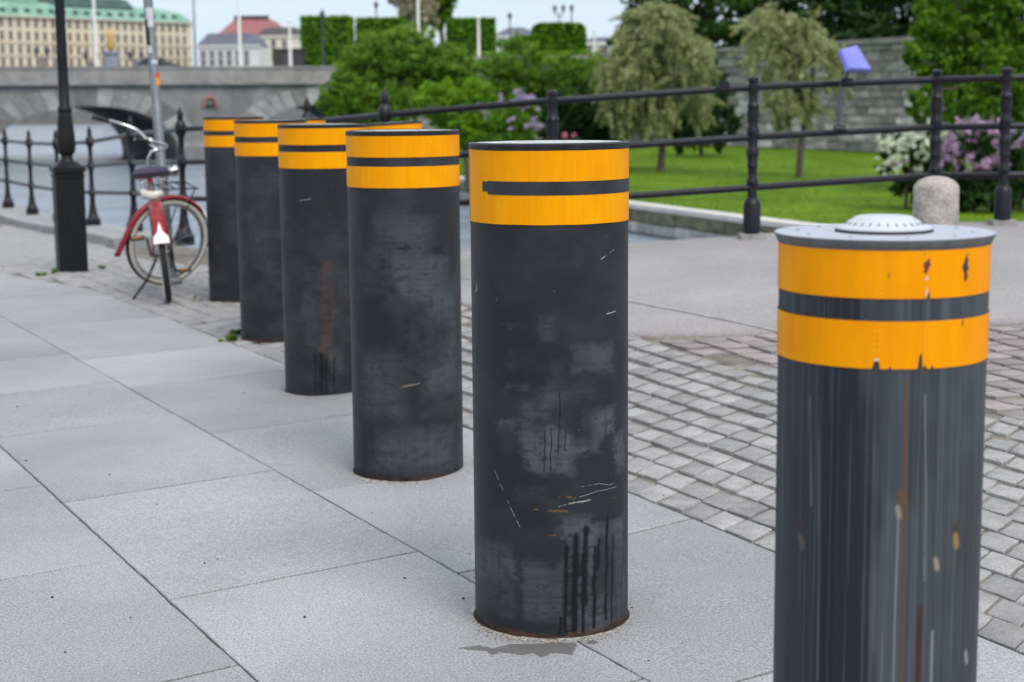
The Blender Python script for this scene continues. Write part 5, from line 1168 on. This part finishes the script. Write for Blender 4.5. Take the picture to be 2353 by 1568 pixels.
# wide sprung saddle
prof = []; n = 13; vs = []; SZ = .855
for i in range(n):
    t = i/(n-1); x = .10+.30*t; w = .115*(1-t)**.55*(1 if t > 0 else .9)+.022; zz = SZ+.012*math.cos(t*5)
    if t < .15: zz += .022*(1-t/.15)
    for k in range(9):
        a = math.pi*k/8; vs.append((x, -w*math.cos(a), zz+.040*math.sin(a)**.7-.012))
fs = [(9*i+k, 9*i+k+1, 9*i+10+k, 9*i+9+k) for i in range(n-1) for k in range(8)]+[tuple(range(8, -1, -1))]+[tuple(9*(n-1)+k for k in range(9))]+[(9*i+8, 9*i, 9*i+9, 9*i+17) for i in range(n-1)]
sad = MB().add(vs, fs).build('saddle', mat('dark_violet_leather', (.075, .062, .105), rough=.45, var=.35, scale=22), bk, smooth=60)
for s in (-1, 1): MB().tube([(.15+.018*math.sin(k*.9), s*.062+.018*math.cos(k*.9), .775+.0035*k) for k in range(20)], .0045, 6).build('saddle_spring', M_chrome, sad, smooth=60)
MB().tube([(.12, -.075, .765), (.2, -.03, .775), (.3, 0, .80), (.2, .03, .775), (.12, .075, .765)], .006, 8).build('saddle_rail', M_chrome, sad, smooth=60)
# pale cloth or lock bundle under the saddle
mb = MB(); mb.tube([(.10, -.06, .73), (.09, .0, .715), (.11, .06, .735), (.15, .075, .76)], [.022, .036, .03, .016], 10).tube([(.13, .07, .77), (.12, .035, .72), (.17, 0, .69), (.2, -.03, .68)], [.014, .02, .022, .012], 10)
mb.build('saddle_bag', mat('off_white_vinyl', (.52, .48, .43), rough=.5, var=.25, scale=25), bk, smooth=70)
# handlebar, stem, grips, bell, brake cable
hs = S((.80, 0, .98)); MB().tube([S(hT), S((.812, 0, .95)), S((.83, 0, 1.0)), S((.875, 0, 1.02))], [.012, .012, .012, .015], 10).build('stem', M_chrome, bk, smooth=60)
hb = [(-.30*1.0, .33, 1.155), (-.10, .30, 1.13), (.02, .22, 1.10), (.06, .09, 1.04), (.075, 0, 1.02), (.06, -.09, 1.04), (.02, -.22, 1.10), (-.10, -.30, 1.13), (-.30, -.33, 1.155)]
hbp = [S((.80+x, y, z)) for x, y, z in hb]
def catm(P, k=6):
    res = []
    for i in range(len(P)-1):
        p0, p1, p2, p3 = P[max(i-1, 0)], P[i], P[i+1], P[min(i+2, len(P)-1)]
        for j in range(k):
            t = j/k; res.append(.5*((2*p1)+(p2-p0)*t+(2*p0-5*p1+4*p2-p3)*t*t+(3*p1-p0-3*p2+p3)*t**3))
    return res+[P[-1]]
MB().tube(catm(hbp), .0115, 10).build('handlebar', M_chrome, bk, smooth=60)
for q in (hbp[:2], hbp[-2:][::-1]):
    MB().tube([q[0], q[0].lerp(q[1], .3), q[0].lerp(q[1], .62)], [.016, .018, .016], 10).build('grip', M_rubber, bk, smooth=50)
MB().lathe([(.03, 0), (.032, .01), (.02, .025), (.004, .03)], 14).build('bell', M_chrome, bk, smooth=60).location = hbp[3]+Vector((0, 0, .015))
MB().tube(catm([hbp[5], S((.93, -.10, 1.08)), S((1.0, -.03, .95)), S((.98, 0, .78))]), .0035, 6).build('brake_cable', M_rubber, bk)
hl = MB().lathe([(.012, -.06), (.036, -.02), (.042, .01), (.040, .02)], 16).build('headlamp', M_chrome, bk, smooth=50)
hl.matrix_local = Matrix.Translation(S((1.03, 0, .87))) @ Matrix.Rotation(ST, 4, 'Z') @ Matrix.Rotation(R(90), 4, 'Y')
MB().lathe([(.001, .026), (.03, .023), (.039, .019)], 16, caps=False).build('lens', M_white, hl, smooth=60)
MB().tube([S((.90, 0, .80)), S((1.0, 0, .84))], .008, 6).build('lamp_bracket', M_chrome, bk)
mb = MB()
for s in (-1, 1): mb.tube([S((.93, s*.06, .74)), S((1.06, s*.09, .76)), S((1.2, s*.09, .77))], .006, 6)
for x in (1.0, 1.1, 1.2): mb.tube([S((x, -.09, .765)), S((x, .09, .765))], .005, 6)
mb.tube([S((1.18, .08, .765)), S(fa+Vector((.01, .056, 0)))], .005, 6).tube([S((1.18, -.08, .765)), S(fa+Vector((.01, -.056, 0)))], .005, 6)
mb.build('front_rack', M_black, bk, smooth=50)
# drive: chainring, guard, cranks, pedals, kickstand, rear light
MB().tube([bb-Vector((0, .06, 0)), bb+Vector((0, .06, 0))], .02, 12).build('bottom_bracket', M_steel, bk, smooth=50)
mb = MB(); k = 18; pr = [(bb.x+.1*math.cos(a), bb.z+.1*math.sin(a)) for a in np.linspace(-math.pi/2, math.pi/2, k)]+[(ra.x+.055*math.cos(a), ra.z+.055*math.sin(a)) for a in np.linspace(math.pi/2, 1.5*math.pi, k)]
m_ = len(pr); mb.add([(x, -.052, z) for x, z in pr]+[(x, -.074, z) for x, z in pr], [(i, (i+1) % m_, m_+(i+1) % m_, m_+i) for i in range(m_)]+[tuple(range(m_-1, -1, -1)), tuple(range(m_, 2*m_))]).build('chain_guard', M_black, bk)
ca = R(58)
M_amber = mat('amber_reflector', (.55, .20, .02), rough=.3)
for s, sg_ in ((1, 1), (-1, -1)):
    e = bb+Vector((-sg_*.165*math.cos(ca), s*.085, sg_*.165*math.sin(ca))); MB().tube([bb+Vector((0, s*.07, 0)), e], .010, 8).build('crank', M_steel, bk, smooth=50)
    pd = MB().box((0, 0, 0), (.085, .095, .026)).build('pedal', M_rubber, bk); pd.location = e+Vector((0, s*.06, 0)); pd.rotation_euler = (0, R(8), 0)
    MB().box((-.0445, 0, .003), (.004, .07, .012)).build('reflector', M_amber, pd)
MB().tube([(.33, .04, .27), (.27, .12, .14), (.22, .235, .022)], .009, 8).build('kickstand', M_black, bk, smooth=50)
rl = MB().lathe([(.03, 0), (.03, .015), (.02, .028), (.002, .032)], 14).build('rear_light', mat('red_lens', (.35, .01, .01), rough=.2), bk, smooth=50); rl.matrix_local = Matrix.Translation(S((1.01, -.02, .44))) @ Matrix.Rotation(R(-90), 4, 'Y')
rl.name = 'red_reflector'
for s in (-1, 1):
    MB().tube([ra+Vector((0, s*.06, 0)), ra+Vector((-.30, s*.036, .17))], .0035, 6).build('mudguard_stay', M_steel, bk)
